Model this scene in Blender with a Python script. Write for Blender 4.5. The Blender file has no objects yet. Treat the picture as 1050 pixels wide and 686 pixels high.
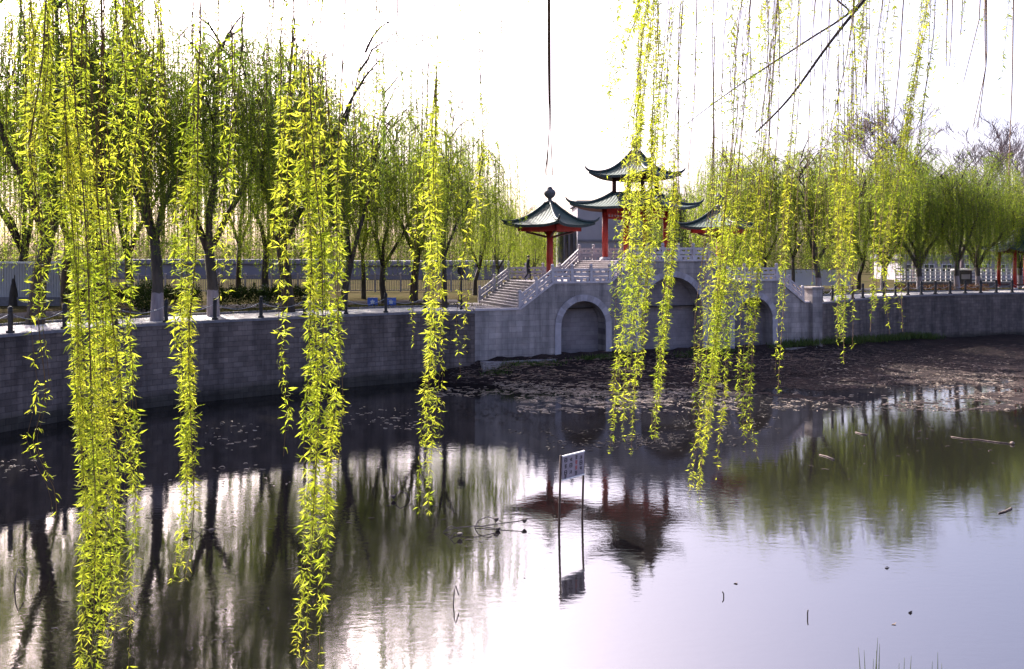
import bpy, bmesh, math, random
import numpy as np
from mathutils import Vector, Matrix

random.seed(7)
RNG = np.random.default_rng(7)
R = math.radians
SC = bpy.context.scene
COL = SC.collection

# ------------------------------------------------------------------ camera geometry
F, CX, HY, CZ = 850.0, 525.0, 262.0, 7.7      # focal length (px of a 1050 px wide picture), centre, horizon, eye height
QZ = 4.27                                     # quay level

def P(px, D, z):
    return Vector(((px - CX) / F * D, D, z))

def PY(px, py, D):
    return Vector(((px - CX) / F * D, D, CZ - (py - HY) / F * D))

def G(px, py, z=0.0):
    D = F * (CZ - z) / (py - HY)
    return P(px, D, z)

# ------------------------------------------------------------------ object helpers
def tag(o, label=None, cat=None, group=None, kind=None):
    if label: o['label'] = label
    if cat: o['category'] = cat
    if group: o['group'] = group
    if kind: o['kind'] = kind
    return o

def empty(name, loc, label, cat, group=None, rz=0.0):
    o = bpy.data.objects.new(name, None)
    COL.objects.link(o)
    o.empty_display_size = 0.3
    o.location = loc
    o.rotation_euler = (0, 0, rz)
    return tag(o, label, cat, group)

def link(name, me, parent=None):
    o = bpy.data.objects.new(name, me)
    COL.objects.link(o)
    if parent is not None:
        o.parent = parent
    return o

def copy_thing(src, loc, rz=0.0, scale=1.0, label=None, group=None):
    c = src.copy(); COL.objects.link(c)
    c.location = loc; c.rotation_euler = (0, 0, rz); c.scale = (scale,) * 3
    if label: c['label'] = label
    if group: c['group'] = group
    for ch in list(src.children):
        d = ch.copy(); COL.objects.link(d); d.parent = c
        for g in list(ch.children):
            e = g.copy(); COL.objects.link(e); e.parent = d
    return c

class MB:
    """collects shapes into one mesh"""
    def __init__(s):
        s.v = []; s.f = []; s.m = []
    def add(s, vs, fs, mi=0):
        b = len(s.v)
        s.v += [tuple(p) for p in vs]
        for f in fs:
            s.f.append([b + i for i in f]); s.m.append(mi)
    def box(s, c, size, rz=0.0, mi=0, M=None):
        hx, hy, hz = size[0] / 2, size[1] / 2, size[2] / 2
        ca, sa = math.cos(rz), math.sin(rz)
        vs = []
        for z in (-hz, hz):
            for x, y in ((-hx, -hy), (hx, -hy), (hx, hy), (-hx, hy)):
                p = Vector((c[0] + x * ca - y * sa, c[1] + x * sa + y * ca, c[2] + z))
                vs.append(M @ p if M else p)
        s.add(vs, [(3, 2, 1, 0), (4, 5, 6, 7), (0, 1, 5, 4), (1, 2, 6, 5), (2, 3, 7, 6), (3, 0, 4, 7)], mi)
    def hexa(s, b, t, mi=0):
        s.add(list(b) + list(t), [(3, 2, 1, 0), (4, 5, 6, 7), (0, 1, 5, 4), (1, 2, 6, 5), (2, 3, 7, 6), (3, 0, 4, 7)], mi)
    def tube(s, pts, radii, n=6, mi=0, cap=True):
        pts = [Vector(p) for p in pts]
        if not hasattr(radii, '__len__'): radii = [radii] * len(pts)
        vs = []; fs = []
        ref = None
        for i, p in enumerate(pts):
            a = pts[max(i - 1, 0)]; b = pts[min(i + 1, len(pts) - 1)]
            t = (b - a)
            if t.length < 1e-9: t = Vector((0, 0, 1))
            t.normalize()
            if ref is None:
                ref = t.orthogonal().normalized()
            else:
                ref = ref - t * ref.dot(t)
                if ref.length < 1e-6: ref = t.orthogonal()
                ref.normalize()
            bn = t.cross(ref)
            for k in range(n):
                an = 2 * math.pi * k / n
                vs.append(p + (ref * math.cos(an) + bn * math.sin(an)) * radii[i])
        for i in range(len(pts) - 1):
            for k in range(n):
                k2 = (k + 1) % n
                fs.append((i * n + k, i * n + k2, (i + 1) * n + k2, (i + 1) * n + k))
        if cap:
            fs.append(tuple(range(n - 1, -1, -1)))
            fs.append(tuple((len(pts) - 1) * n + k for k in range(n)))
        s.add(vs, fs, mi)
    def lathe(s, prof, c=(0, 0, 0), n=16, mi=0):
        vs = []; fs = []
        for r, z in prof:
            for k in range(n):
                a = 2 * math.pi * k / n
                vs.append((c[0] + r * math.cos(a), c[1] + r * math.sin(a), c[2] + z))
        for i in range(len(prof) - 1):
            for k in range(n):
                k2 = (k + 1) % n
                fs.append((i * n + k, i * n + k2, (i + 1) * n + k2, (i + 1) * n + k))
        fs.append(tuple(range(n - 1, -1, -1)))
        fs.append(tuple((len(prof) - 1) * n + k for k in range(n)))
        s.add(vs, fs, mi)
    def mesh(s, name, mats, smooth=False):
        me = bpy.data.meshes.new(name)
        me.from_pydata(s.v, [], s.f)
        for m in (mats if isinstance(mats, (list, tuple)) else [mats]):
            me.materials.append(m)
        me.polygons.foreach_set('material_index', s.m)
        if smooth:
            me.polygons.foreach_set('use_smooth', [True] * len(s.f))
        me.update()
        return me
    def build(s, name, mats, parent=None, smooth=False, bevel=0.0):
        me = s.mesh(name, mats, smooth)
        if bevel:
            bm = bmesh.new(); bm.from_mesh(me)
            bmesh.ops.bevel(bm, geom=[e for e in bm.edges if e.is_manifold and e.calc_face_angle(0) > 0.6],
                            offset=bevel, segments=1, affect='EDGES')
            bm.to_mesh(me); bm.free()
        return link(name, me, parent)

def np_mesh(name, verts, quads, mats, mat_idx=None, smooth=False):
    """mesh from numpy arrays of vertices (N,3) and quads (M,4)"""
    me = bpy.data.meshes.new(name)
    nv, nf = len(verts), len(quads)
    me.vertices.add(nv); me.vertices.foreach_set('co', np.asarray(verts, dtype=np.float32).ravel())
    me.loops.add(nf * 4); me.loops.foreach_set('vertex_index', np.asarray(quads, dtype=np.int32).ravel())
    me.polygons.add(nf)
    me.polygons.foreach_set('loop_start', np.arange(0, nf * 4, 4, dtype=np.int32))
    me.polygons.foreach_set('loop_total', np.full(nf, 4, dtype=np.int32))
    for m in (mats if isinstance(mats, (list, tuple)) else [mats]):
        me.materials.append(m)
    if mat_idx is not None:
        me.polygons.foreach_set('material_index', np.asarray(mat_idx, dtype=np.int32))
    if smooth:
        me.polygons.foreach_set('use_smooth', np.ones(nf, dtype=bool))
    me.update(calc_edges=True); me.validate()
    return me

def norm(a):
    return a / (np.linalg.norm(a, axis=1, keepdims=True) + 1e-9)

def leaf_arrays(base, d, L, W, fold=0.12, droop=0.15):
    """folded lanceolate leaves: two quads each"""
    n = len(base)
    d = norm(d)
    side = norm(np.cross(d, norm(RNG.normal(size=(n, 3)))))
    up = np.cross(side, d)
    L = np.broadcast_to(np.asarray(L), (n,))[:, None]; W = np.broadcast_to(np.asarray(W), (n,))[:, None]
    mid = base + d * L * 0.42
    l = mid + side * W * 0.5 + up * W * fold * 2
    r = mid - side * W * 0.5 + up * W * fold * 2
    t = base + d * L - up * L * droop
    v = np.stack([base, l, t, r, mid], axis=1).reshape(-1, 3)
    i = np.arange(n)[:, None] * 5
    q = np.concatenate([i + np.array([[0, 4, 2, 1]]), i + np.array([[0, 3, 2, 4]])], axis=1).reshape(-1, 4)
    return v, q

def diamond_arrays(base, d, L, W):
    n = len(base)
    d = norm(d)
    side = norm(np.cross(d, norm(RNG.normal(size=(n, 3)))))
    L = np.broadcast_to(np.asarray(L), (n,))[:, None]; W = np.broadcast_to(np.asarray(W), (n,))[:, None]
    mid = base + d * L * 0.45
    v = np.stack([base, mid + side * W * 0.5, base + d * L, mid - side * W * 0.5], axis=1).reshape(-1, 3)
    q = (np.arange(n)[:, None] * 4 + np.array([[0, 1, 2, 3]])).reshape(-1, 4)
    return v, q

def join_np(parts):
    vs, qs, ms = [], [], []; b = 0
    for v, q, m in parts:
        vs.append(v); qs.append(np.asarray(q) + b); ms.append(np.full(len(q), m)); b += len(v)
    return np.concatenate(vs), np.concatenate(qs), np.concatenate(ms)

def ribbon_tubes(lines, rad):
    """three-sided thin tubes for many polylines; lines: list of (k,3) arrays, rad: list of (k,) radii"""
    vs, qs = [], []; b = 0
    off = np.array([[1, 0, 0], [-0.5, 0.866, 0], [-0.5, -0.866, 0]])
    for ln, r in zip(lines, rad):
        k = len(ln)
        v = (ln[:, None, :] + off[None] * np.asarray(r)[:, None, None]).reshape(-1, 3)
        i = np.arange(k - 1)[:, None, None] * 3
        j = np.arange(3)[None, :, None]
        j2 = (j + 1) % 3
        q = np.concatenate([i + j, i + j2, i + j2 + 3, i + j + 3], axis=2).reshape(-1, 4)
        vs.append(v); qs.append(q + b); b += len(v)
    return np.concatenate(vs), np.concatenate(qs)

# ------------------------------------------------------------------ materials
def new_mat(name):
    m = bpy.data.materials.new(name); m.use_nodes = True
    nt = m.node_tree
    return m, nt, nt.nodes['Principled BSDF'], nt.nodes['Material Output']

def N(nt, t, **kw):
    n = nt.nodes.new(t)
    for k, v in kw.items():
        if k in n.inputs: n.inputs[k].default_value = v
        else: setattr(n, k, v)
    return n

def ramp(nt, stops):
    r = nt.nodes.new('ShaderNodeValToRGB')
    e = r.color_ramp.elements
    while len(e) < len(stops): e.new(0.5)
    for el, (p, c) in zip(e, stops):
        el.position = p; el.color = (*c, 1)
    return r

def noisy(name, c1, c2, scale=3.0, rough=0.8, bump=0.3, detail=6, spec=0.3, c3=None, dist=0.02, coords='Object', stretch=(1, 1, 1)):
    m, nt, b, out = new_mat(name)
    tc = N(nt, 'ShaderNodeTexCoord')
    mp = N(nt, 'ShaderNodeMapping'); mp.inputs['Scale'].default_value = stretch
    nt.links.new(tc.outputs[coords], mp.inputs[0])
    no = N(nt, 'ShaderNodeTexNoise', Scale=scale, Detail=detail, Roughness=0.6)
    nt.links.new(mp.outputs[0], no.inputs['Vector'])
    st = [(0.3, c1), (0.7, c2)] if c3 is None else [(0.3, c1), (0.5, c2), (0.72, c3)]
    r = ramp(nt, st)
    nt.links.new(no.outputs['Fac'], r.inputs[0])
    nt.links.new(r.outputs[0], b.inputs['Base Color'])
    b.inputs['Roughness'].default_value = rough
    b.inputs['Specular IOR Level'].default_value = spec
    n2 = N(nt, 'ShaderNodeTexNoise', Scale=scale * 6, Detail=4)
    nt.links.new(mp.outputs[0], n2.inputs['Vector'])
    bp = N(nt, 'ShaderNodeBump', Strength=bump, Distance=dist)
    nt.links.new(n2.outputs['Fac'], bp.inputs['Height'])
    nt.links.new(bp.outputs[0], b.inputs['Normal'])
    return m

def leaf_mat(name, c1, c2, c3, trans=0.6, gloss=0.35):
    m, nt, b, out = new_mat(name)
    g = N(nt, 'ShaderNodeNewGeometry')
    r = ramp(nt, [(0.0, c1), (0.5, c2), (1.0, c3)])
    nt.links.new(g.outputs['Random Per Island'], r.inputs[0])
    tc = N(nt, 'ShaderNodeTexCoord'); no = N(nt, 'ShaderNodeTexNoise', Scale=2.2, Detail=3)
    nt.links.new(tc.outputs['Object'], no.inputs['Vector'])
    r0 = r; r1 = ramp(nt, [(0.32, (0.66, 0.78, 0.7)), (0.52, (1, 1, 1)), (0.7, (1.18, 1.08, 1.1))]); nt.links.new(no.outputs['Fac'], r1.inputs[0])
    mxc = N(nt, 'ShaderNodeMix', data_type='RGBA', blend_type='MULTIPLY'); mxc.inputs[0].default_value = 1.0
    nt.links.new(r0.outputs[0], mxc.inputs[6]); nt.links.new(r1.outputs[0], mxc.inputs[7])
    nt.links.new(mxc.outputs[2], b.inputs['Base Color'])
    b.inputs['Roughness'].default_value = 0.6
    b.inputs['Specular IOR Level'].default_value = gloss
    t = N(nt, 'ShaderNodeBsdfTranslucent')
    nt.links.new(mxc.outputs[2], t.inputs['Color'])
    mx = N(nt, 'ShaderNodeMixShader'); mx.inputs[0].default_value = trans
    nt.links.new(b.outputs[0], mx.inputs[1]); nt.links.new(t.outputs[0], mx.inputs[2])
    nt.links.new(mx.outputs[0], out.inputs['Surface'])
    return m

def stone_mat(name, c1, c2, mortar, bw, bh, rough=0.85, axes='XZ', msize=0.012, bump=0.5, offset=0.5, stain=False):
    """coursed stone; axes picks which object coordinates run along and up the wall"""
    m, nt, b, out = new_mat(name)
    tc = N(nt, 'ShaderNodeTexCoord')
    sx = N(nt, 'ShaderNodeSeparateXYZ'); cb = N(nt, 'ShaderNodeCombineXYZ')
    if axes == 'UV':
        uv = tc.outputs['UV']
        nt.links.new(uv, sx.inputs[0])
        nt.links.new(sx.outputs[0], cb.inputs[0]); nt.links.new(sx.outputs[1], cb.inputs[1])
    else:
        nt.links.new(tc.outputs['Object'], sx.inputs[0])
        nt.links.new(sx.outputs['XYZ'.index(axes[0])], cb.inputs[0])
        nt.links.new(sx.outputs['XYZ'.index(axes[1])], cb.inputs[1])
    br = N(nt, 'ShaderNodeTexBrick', Scale=1.0)
    br.inputs['Brick Width'].default_value = bw; br.inputs['Row Height'].default_value = bh
    br.inputs['Mortar Size'].default_value = msize; br.inputs['Mortar Smooth'].default_value = 0.3
    br.inputs['Color1'].default_value = (*c1, 1); br.inputs['Color2'].default_value = (*c2, 1)
    br.inputs['Mortar'].default_value = (*mortar, 1); br.inputs['Bias'].default_value = 0.0
    br.offset = offset
    nt.links.new(cb.outputs[0], br.inputs['Vector'])
    no = N(nt, 'ShaderNodeTexNoise', Scale=0.9, Detail=8, Roughness=0.65)
    nt.links.new(tc.outputs['Object'], no.inputs['Vector'])
    rr = ramp(nt, [(0.3, (0.62, 0.62, 0.62)), (0.7, (1.15, 1.12, 1.1))])
    nt.links.new(no.outputs['Fac'], rr.inputs[0])
    mx = N(nt, 'ShaderNodeMix', data_type='RGBA', blend_type='MULTIPLY'); mx.inputs[0].default_value = 1.0
    nt.links.new(br.outputs['Color'], mx.inputs[6]); nt.links.new(rr.outputs[0], mx.inputs[7])
    col = mx.outputs[2]
    if stain:       # water streaks running down, and a damp tide mark along the foot
        mp = N(nt, 'ShaderNodeMapping'); mp.inputs['Scale'].default_value = (1.1, 1.1, 0.10); nt.links.new(tc.outputs['Object'], mp.inputs[0])
        ns = N(nt, 'ShaderNodeTexNoise', Scale=1.0, Detail=6, Roughness=0.7); nt.links.new(mp.outputs[0], ns.inputs['Vector'])
        r2 = ramp(nt, [(0.38, (0.50, 0.50, 0.52)), (0.56, (1, 1, 1)), (0.75, (1.25, 1.2, 1.15))]); nt.links.new(ns.outputs['Fac'], r2.inputs[0])
        m2 = N(nt, 'ShaderNodeMix', data_type='RGBA', blend_type='MULTIPLY'); m2.inputs[0].default_value = 0.85
        nt.links.new(col, m2.inputs[6]); nt.links.new(r2.outputs[0], m2.inputs[7])
        sz = N(nt, 'ShaderNodeSeparateXYZ'); nt.links.new(tc.outputs['Object'], sz.inputs[0])
        zz = N(nt, 'ShaderNodeMath', operation='MULTIPLY_ADD'); zz.inputs[1].default_value = -0.9
        nt.links.new(no.outputs['Fac'], zz.inputs[0]); nt.links.new(sz.outputs[2], zz.inputs[2])
        r3 = ramp(nt, [(0.02, (0.38, 0.40, 0.36)), (0.22, (0.75, 0.76, 0.72)), (0.45, (1, 1, 1))]); nt.links.new(zz.outputs[0], r3.inputs[0])
        m3 = N(nt, 'ShaderNodeMix', data_type='RGBA', blend_type='MULTIPLY'); m3.inputs[0].default_value = 1.0
        nt.links.new(m2.outputs[2], m3.inputs[6]); nt.links.new(r3.outputs[0], m3.inputs[7]); col = m3.outputs[2]
    nt.links.new(col, b.inputs['Base Color'])
    b.inputs['Roughness'].default_value = rough; b.inputs['Specular IOR Level'].default_value = 0.25
    n2 = N(nt, 'ShaderNodeTexNoise', Scale=9.0, Detail=5)
    nt.links.new(tc.outputs['Object'], n2.inputs['Vector'])
    ma = N(nt, 'ShaderNodeMath', operation='MULTIPLY_ADD')
    ma.inputs[1].default_value = -0.8
    nt.links.new(br.outputs['Fac'], ma.inputs[0]); nt.links.new(n2.outputs['Fac'], ma.inputs[2])
    bp = N(nt, 'ShaderNodeBump', Strength=bump, Distance=0.03)
    nt.links.new(ma.outputs[0], bp.inputs['Height'])
    nt.links.new(bp.outputs[0], b.inputs['Normal'])
    return m

M = {}
M['near_leaf'] = leaf_mat('young_willow_leaf', (0.135, 0.178, 0.014), (0.345, 0.405, 0.025), (0.53, 0.545, 0.05), trans=0.65, gloss=0.15)
M['near_leaf_small'] = leaf_mat('small_willow_leaf', (0.14, 0.188, 0.014), (0.345, 0.405, 0.025), (0.53, 0.545, 0.05), trans=0.65, gloss=0.15)
M['far_leaf_a'] = leaf_mat('far_willow_leaf', (0.11, 0.16, 0.014), (0.225, 0.30, 0.022), (0.35, 0.41, 0.03), trans=0.72, gloss=0.2)
M['far_leaf_b'] = leaf_mat('dull_willow_leaf', (0.075, 0.125, 0.016), (0.15, 0.225, 0.022), (0.25, 0.315, 0.03), trans=0.7, gloss=0.2)
M['hedge_leaf'] = leaf_mat('hedge_leaf', (0.018, 0.032, 0.010), (0.03, 0.05, 0.012), (0.05, 0.075, 0.015), trans=0.3, gloss=0.05)
M['dry_grass'] = leaf_mat('dry_grass_blade', (0.06, 0.06, 0.02), (0.11, 0.095, 0.035), (0.06, 0.08, 0.02), trans=0.3, gloss=0.05)
M['green_grass'] = leaf_mat('green_grass_blade', (0.04, 0.07, 0.015), (0.07, 0.11, 0.02), (0.10, 0.12, 0.03), trans=0.4)
M['twig'] = noisy('willow_twig', (0.09, 0.045, 0.03), (0.16, 0.10, 0.04), scale=20, rough=0.7, bump=0.2)
M['far_twig'] = noisy('far_twig', (0.07, 0.06, 0.025), (0.12, 0.11, 0.035), scale=2, rough=0.8, bump=0.0)
M['bare_twig'] = noisy('bare_twig', (0.10, 0.075, 0.085), (0.15, 0.12, 0.13), scale=2, rough=0.9, bump=0.0)
M['bark'] = noisy('willow_bark', (0.022, 0.018, 0.016), (0.075, 0.06, 0.05), scale=5, rough=0.95, bump=0.9, dist=0.04, stretch=(1, 1, 0.22))
M['stone_dark'] = noisy('granite_coping', (0.10, 0.095, 0.11), (0.17, 0.16, 0.18), scale=4, rough=0.8)
M['pale_stone'] = noisy('pale_balustrade_stone', (0.30, 0.27, 0.29), (0.44, 0.40, 0.42), scale=2.2, rough=0.75, bump=0.25)
M['step_stone'] = noisy('step_stone', (0.24, 0.22, 0.23), (0.36, 0.33, 0.34), scale=3, rough=0.8, bump=0.3)
M['paving'] = stone_mat('quay_paving', (0.60, 0.57, 0.56), (0.54, 0.52, 0.51), (0.34, 0.32, 0.31), 0.6, 0.3, axes='XY', msize=0.01, bump=0.2)
M['path'] = noisy('park_path_asphalt', (0.045, 0.042, 0.048), (0.075, 0.07, 0.078), scale=0.8, rough=1.0, bump=0.2, spec=0.0)
M['ground'] = noisy('park_soil_and_grass', (0.022, 0.026, 0.012), (0.055, 0.045, 0.026), scale=0.35, rough=1.0, spec=0.0, c3=(0.035, 0.04, 0.016), bump=0.6, dist=0.06)
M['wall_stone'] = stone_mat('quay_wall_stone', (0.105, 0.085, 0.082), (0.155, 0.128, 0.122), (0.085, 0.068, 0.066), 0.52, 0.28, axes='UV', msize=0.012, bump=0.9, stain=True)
M['wall_rubble'] = None
M['bridge_stone'] = stone_mat('bridge_stone', (0.245, 0.222, 0.225), (0.325, 0.295, 0.295), (0.17, 0.155, 0.16), 0.9, 0.36, axes='XZ', msize=0.010, bump=0.4, stain=True)
M['arch_infill'] = stone_mat('arch_infill_stone', (0.17, 0.15, 0.165), (0.205, 0.185, 0.20), (0.13, 0.118, 0.13), 0.7, 0.3, axes='XZ', msize=0.010, bump=0.4)
M['arch_stone'] = noisy('arch_ring_stone', (0.25, 0.232, 0.26), (0.33, 0.31, 0.345), scale=2.5, rough=0.8)
M['lacquer'] = noisy('red_lacquer', (0.22, 0.014, 0.012), (0.33, 0.028, 0.02), scale=2, rough=0.45, bump=0.05)
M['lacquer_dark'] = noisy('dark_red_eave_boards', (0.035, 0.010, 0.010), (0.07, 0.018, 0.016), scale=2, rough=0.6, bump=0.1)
M['mud'] = None
M['arch_stone_dark'] = noisy('darker_voussoir', (0.19, 0.175, 0.195), (0.27, 0.25, 0.275), scale=3.5, rough=0.85)
M['black_metal'] = noisy('black_painted_iron', (0.012, 0.012, 0.014), (0.03, 0.028, 0.03), scale=8, rough=0.5, bump=0.1)
M['grey_metal'] = noisy('galvanised_chain', (0.18, 0.18, 0.19), (0.32, 0.32, 0.34), scale=20, rough=0.45, bump=0.1)
M['rust'] = noisy('rusty_pole', (0.03, 0.02, 0.018), (0.075, 0.045, 0.035), scale=14, rough=0.8, bump=0.3)
M['white_paint'] = noisy('white_paint', (0.55, 0.55, 0.57), (0.72, 0.71, 0.72), scale=1.5, rough=0.6, bump=0.1)
M['sign_face'] = noisy('pale_sign_face', (0.17, 0.15, 0.19), (0.25, 0.22, 0.27), scale=5, rough=0.55, bump=0.1)
M['ink'] = noisy('dark_sign_paint', (0.015, 0.012, 0.02), (0.04, 0.03, 0.04), scale=5, rough=0.6, bump=0.0)
M['red_ink'] = noisy('red_sign_paint', (0.22, 0.03, 0.03), (0.30, 0.05, 0.05), scale=5, rough=0.6, bump=0.0)
M['render_wall'] = noisy('pale_rendered_wall', (0.25, 0.23, 0.265), (0.32, 0.295, 0.335), scale=0.4, rough=0.9, bump=0.1)
M['grey_render'] = noisy('grey_rendered_wall', (0.13, 0.12, 0.15), (0.18, 0.17, 0.20), scale=0.4, rough=0.9, bump=0.1)
M['glass_dark'] = noisy('dark_window', (0.03, 0.035, 0.045), (0.06, 0.065, 0.08), scale=0.6, rough=0.15, bump=0.0, spec=0.5)
M['hoarding'] = noisy('grey_sheet_metal', (0.30, 0.29, 0.31), (0.38, 0.37, 0.39), scale=0.7, rough=0.55, bump=0.05)
M['blue_hoarding'] = noisy('pale_blue_sheet', (0.52, 0.54, 0.76), (0.60, 0.62, 0.82), scale=0.5, rough=0.6, bump=0.05)
M['blue_sign'] = noisy('blue_enamel', (0.05, 0.10, 0.40), (0.07, 0.14, 0.50), scale=2, rough=0.4, bump=0.0)
M['straw'] = noisy('dead_reed', (0.30, 0.23, 0.18), (0.52, 0.43, 0.34), scale=3, rough=0.7, bump=0.0)
M['brown_litter'] = noisy('brown_litter', (0.045, 0.034, 0.034), (0.17, 0.12, 0.10), scale=3, rough=0.8, bump=0.0)
M['dark_litter'] = noisy('dark_litter', (0.02, 0.017, 0.016), (0.07, 0.055, 0.05), scale=3, rough=0.7, bump=0.0)
M['driftwood'] = noisy('driftwood', (0.06, 0.045, 0.04), (0.17, 0.13, 0.11), scale=8, rough=0.8, bump=0.4)
M['coat'] = noisy('black_coat', (0.012, 0.012, 0.016), (0.025, 0.025, 0.03), scale=8, rough=0.9, bump=0.2)
M['trousers'] = noisy('dark_trousers', (0.015, 0.016, 0.024), (0.03, 0.03, 0.04), scale=8, rough=0.9, bump=0.2)
M['skin'] = noisy('skin', (0.40, 0.24, 0.17), (0.46, 0.29, 0.21), scale=8, rough=0.6, bump=0.0)
M['hair'] = noisy('black_hair', (0.012, 0.01, 0.01), (0.02, 0.018, 0.016), scale=30, rough=0.5, bump=0.2)

def whitewash_bark():
    m, nt, b, out = new_mat('limewashed_bark')
    tc = N(nt, 'ShaderNodeTexCoord')
    mp = N(nt, 'ShaderNodeMapping'); mp.inputs['Scale'].default_value = (1, 1, 0.22)
    nt.links.new(tc.outputs['Object'], mp.inputs[0])
    no = N(nt, 'ShaderNodeTexNoise', Scale=5.0, Detail=6, Roughness=0.6)
    nt.links.new(mp.outputs[0], no.inputs['Vector'])
    r1 = ramp(nt, [(0.3, (0.022, 0.018, 0.016)), (0.7, (0.075, 0.06, 0.05))])
    r2 = ramp(nt, [(0.3, (0.14, 0.115, 0.13)), (0.7, (0.25, 0.22, 0.24))])
    nt.links.new(no.outputs['Fac'], r1.inputs[0]); nt.links.new(no.outputs['Fac'], r2.inputs[0])
    sp = N(nt, 'ShaderNodeSeparateXYZ'); nt.links.new(tc.outputs['Object'], sp.inputs[0])
    ad = N(nt, 'ShaderNodeMath', operation='MULTIPLY_ADD'); ad.inputs[1].default_value = 0.25
    nt.links.new(no.outputs['Fac'], ad.inputs[0]); nt.links.new(sp.outputs[2], ad.inputs[2])
    lt = N(nt, 'ShaderNodeMath', operation='LESS_THAN'); lt.inputs[1].default_value = 1.35
    nt.links.new(ad.outputs[0], lt.inputs[0])
    mx = N(nt, 'ShaderNodeMix', data_type='RGBA')
    nt.links.new(lt.outputs[0], mx.inputs[0]); nt.links.new(r1.outputs[0], mx.inputs[6]); nt.links.new(r2.outputs[0], mx.inputs[7])
    nt.links.new(mx.outputs[2], b.inputs['Base Color'])
    b.inputs['Roughness'].default_value = 0.95
    bp = N(nt, 'ShaderNodeBump', Strength=0.9, Distance=0.04)
    nt.links.new(no.outputs['Fac'], bp.inputs['Height']); nt.links.new(bp.outputs[0], b.inputs['Normal'])
    return m
M['bark_white'] = whitewash_bark()

def tile_mat():
    m, nt, b, out = new_mat('glazed_green_roof_tile')
    tc = N(nt, 'ShaderNodeTexCoord')
    sx = N(nt, 'ShaderNodeSeparateXYZ'); nt.links.new(tc.outputs['UV'], sx.inputs[0])
    cb = N(nt, 'ShaderNodeCombineXYZ'); nt.links.new(sx.outputs[0], cb.inputs[0])
    w = N(nt, 'ShaderNodeTexWave', Scale=1.0); w.wave_type = 'BANDS'; w.bands_direction = 'X'; w.inputs['Distortion'].default_value = 0.0
    nt.links.new(cb.outputs[0], w.inputs['Vector'])
    no = N(nt, 'ShaderNodeTexNoise', Scale=3.0, Detail=5)
    nt.links.new(tc.outputs['Object'], no.inputs['Vector'])
    r = ramp(nt, [(0.3, (0.008, 0.028, 0.024)), (0.7, (0.022, 0.055, 0.048))])
    nt.links.new(no.outputs['Fac'], r.inputs[0]); nt.links.new(r.outputs[0], b.inputs['Base Color'])
    b.inputs['Roughness'].default_value = 0.65; b.inputs['Specular IOR Level'].default_value = 0.3
    bp = N(nt, 'ShaderNodeBump', Strength=0.3, Distance=0.04)
    nt.links.new(w.outputs['Fac'], bp.inputs['Height']); nt.links.new(bp.outputs[0], b.inputs['Normal'])
    return m
M['tile'] = tile_mat()
M['ridge'] = noisy('dark_ridge_tile', (0.018, 0.03, 0.032), (0.05, 0.065, 0.065), scale=6, rough=0.45, bump=0.3)
M['finial'] = noisy('weathered_finial', (0.05, 0.05, 0.055), (0.12, 0.115, 0.12), scale=8, rough=0.6, bump=0.4)

def water_mat():
    m, nt, b, out = new_mat('pond_water')
    tc = N(nt, 'ShaderNodeTexCoord')
    # ripples: fine and medium noise, longer across the view than along it
    mp1 = N(nt, 'ShaderNodeMapping'); mp1.inputs['Scale'].default_value = (1.0, 1.9, 1)
    nt.links.new(tc.outputs['Object'], mp1.inputs[0])
    n1 = N(nt, 'ShaderNodeTexNoise', Scale=2.8, Detail=4, Roughness=0.55); nt.links.new(mp1.outputs[0], n1.inputs['Vector'])
    n2 = N(nt, 'ShaderNodeTexNoise', Scale=0.55, Detail=3, Roughness=0.5); nt.links.new(mp1.outputs[0], n2.inputs['Vector'])
    # calm and ruffled patches
    n3 = N(nt, 'ShaderNodeTexNoise', Scale=0.11, Detail=3, Roughness=0.5); nt.links.new(mp1.outputs[0], n3.inputs['Vector'])
    pr = ramp(nt, [(0.40, (0.25, 0.25, 0.25)), (0.62, (1, 1, 1))]); nt.links.new(n3.outputs['Fac'], pr.inputs[0])
    mu = N(nt, 'ShaderNodeMath', operation='MULTIPLY'); nt.links.new(n1.outputs['Fac'], mu.inputs[0]); nt.links.new(pr.outputs[0], mu.inputs[1])
    ad = N(nt, 'ShaderNodeMath', operation='MULTIPLY_ADD'); ad.inputs[1].default_value = 0.55
    nt.links.new(n2.outputs['Fac'], ad.inputs[0]); nt.links.new(mu.outputs[0], ad.inputs[2])
    bp = N(nt, 'ShaderNodeBump', Strength=0.30, Distance=0.0125)
    nt.links.new(ad.outputs[0], bp.inputs['Height'])
    b.inputs['Base Color'].default_value = (0.008, 0.007, 0.007, 1)
    b.inputs['Roughness'].default_value = 0.5
    nt.links.new(bp.outputs[0], b.inputs['Normal'])
    b.inputs['Specular IOR Level'].default_value = 0.0
    gl = N(nt, 'ShaderNodeBsdfGlossy', Roughness=0.03)
    gl.inputs['Color'].default_value = (1, 1, 1, 1)
    nt.links.new(bp.outputs[0], gl.inputs['Normal'])
    fr = N(nt, 'ShaderNodeFresnel', IOR=WATER_IOR); nt.links.new(bp.outputs[0], fr.inputs['Normal'])
    mx = N(nt, 'ShaderNodeMixShader')
    nt.links.new(fr.outputs[0], mx.inputs[0]); nt.links.new(b.outputs[0], mx.inputs[1]); nt.links.new(gl.outputs[0], mx.inputs[2])
    nt.links.new(mx.outputs[0], out.inputs['Surface'])
    return m
WATER_IOR = 2.7
M['water'] = water_mat()

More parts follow.
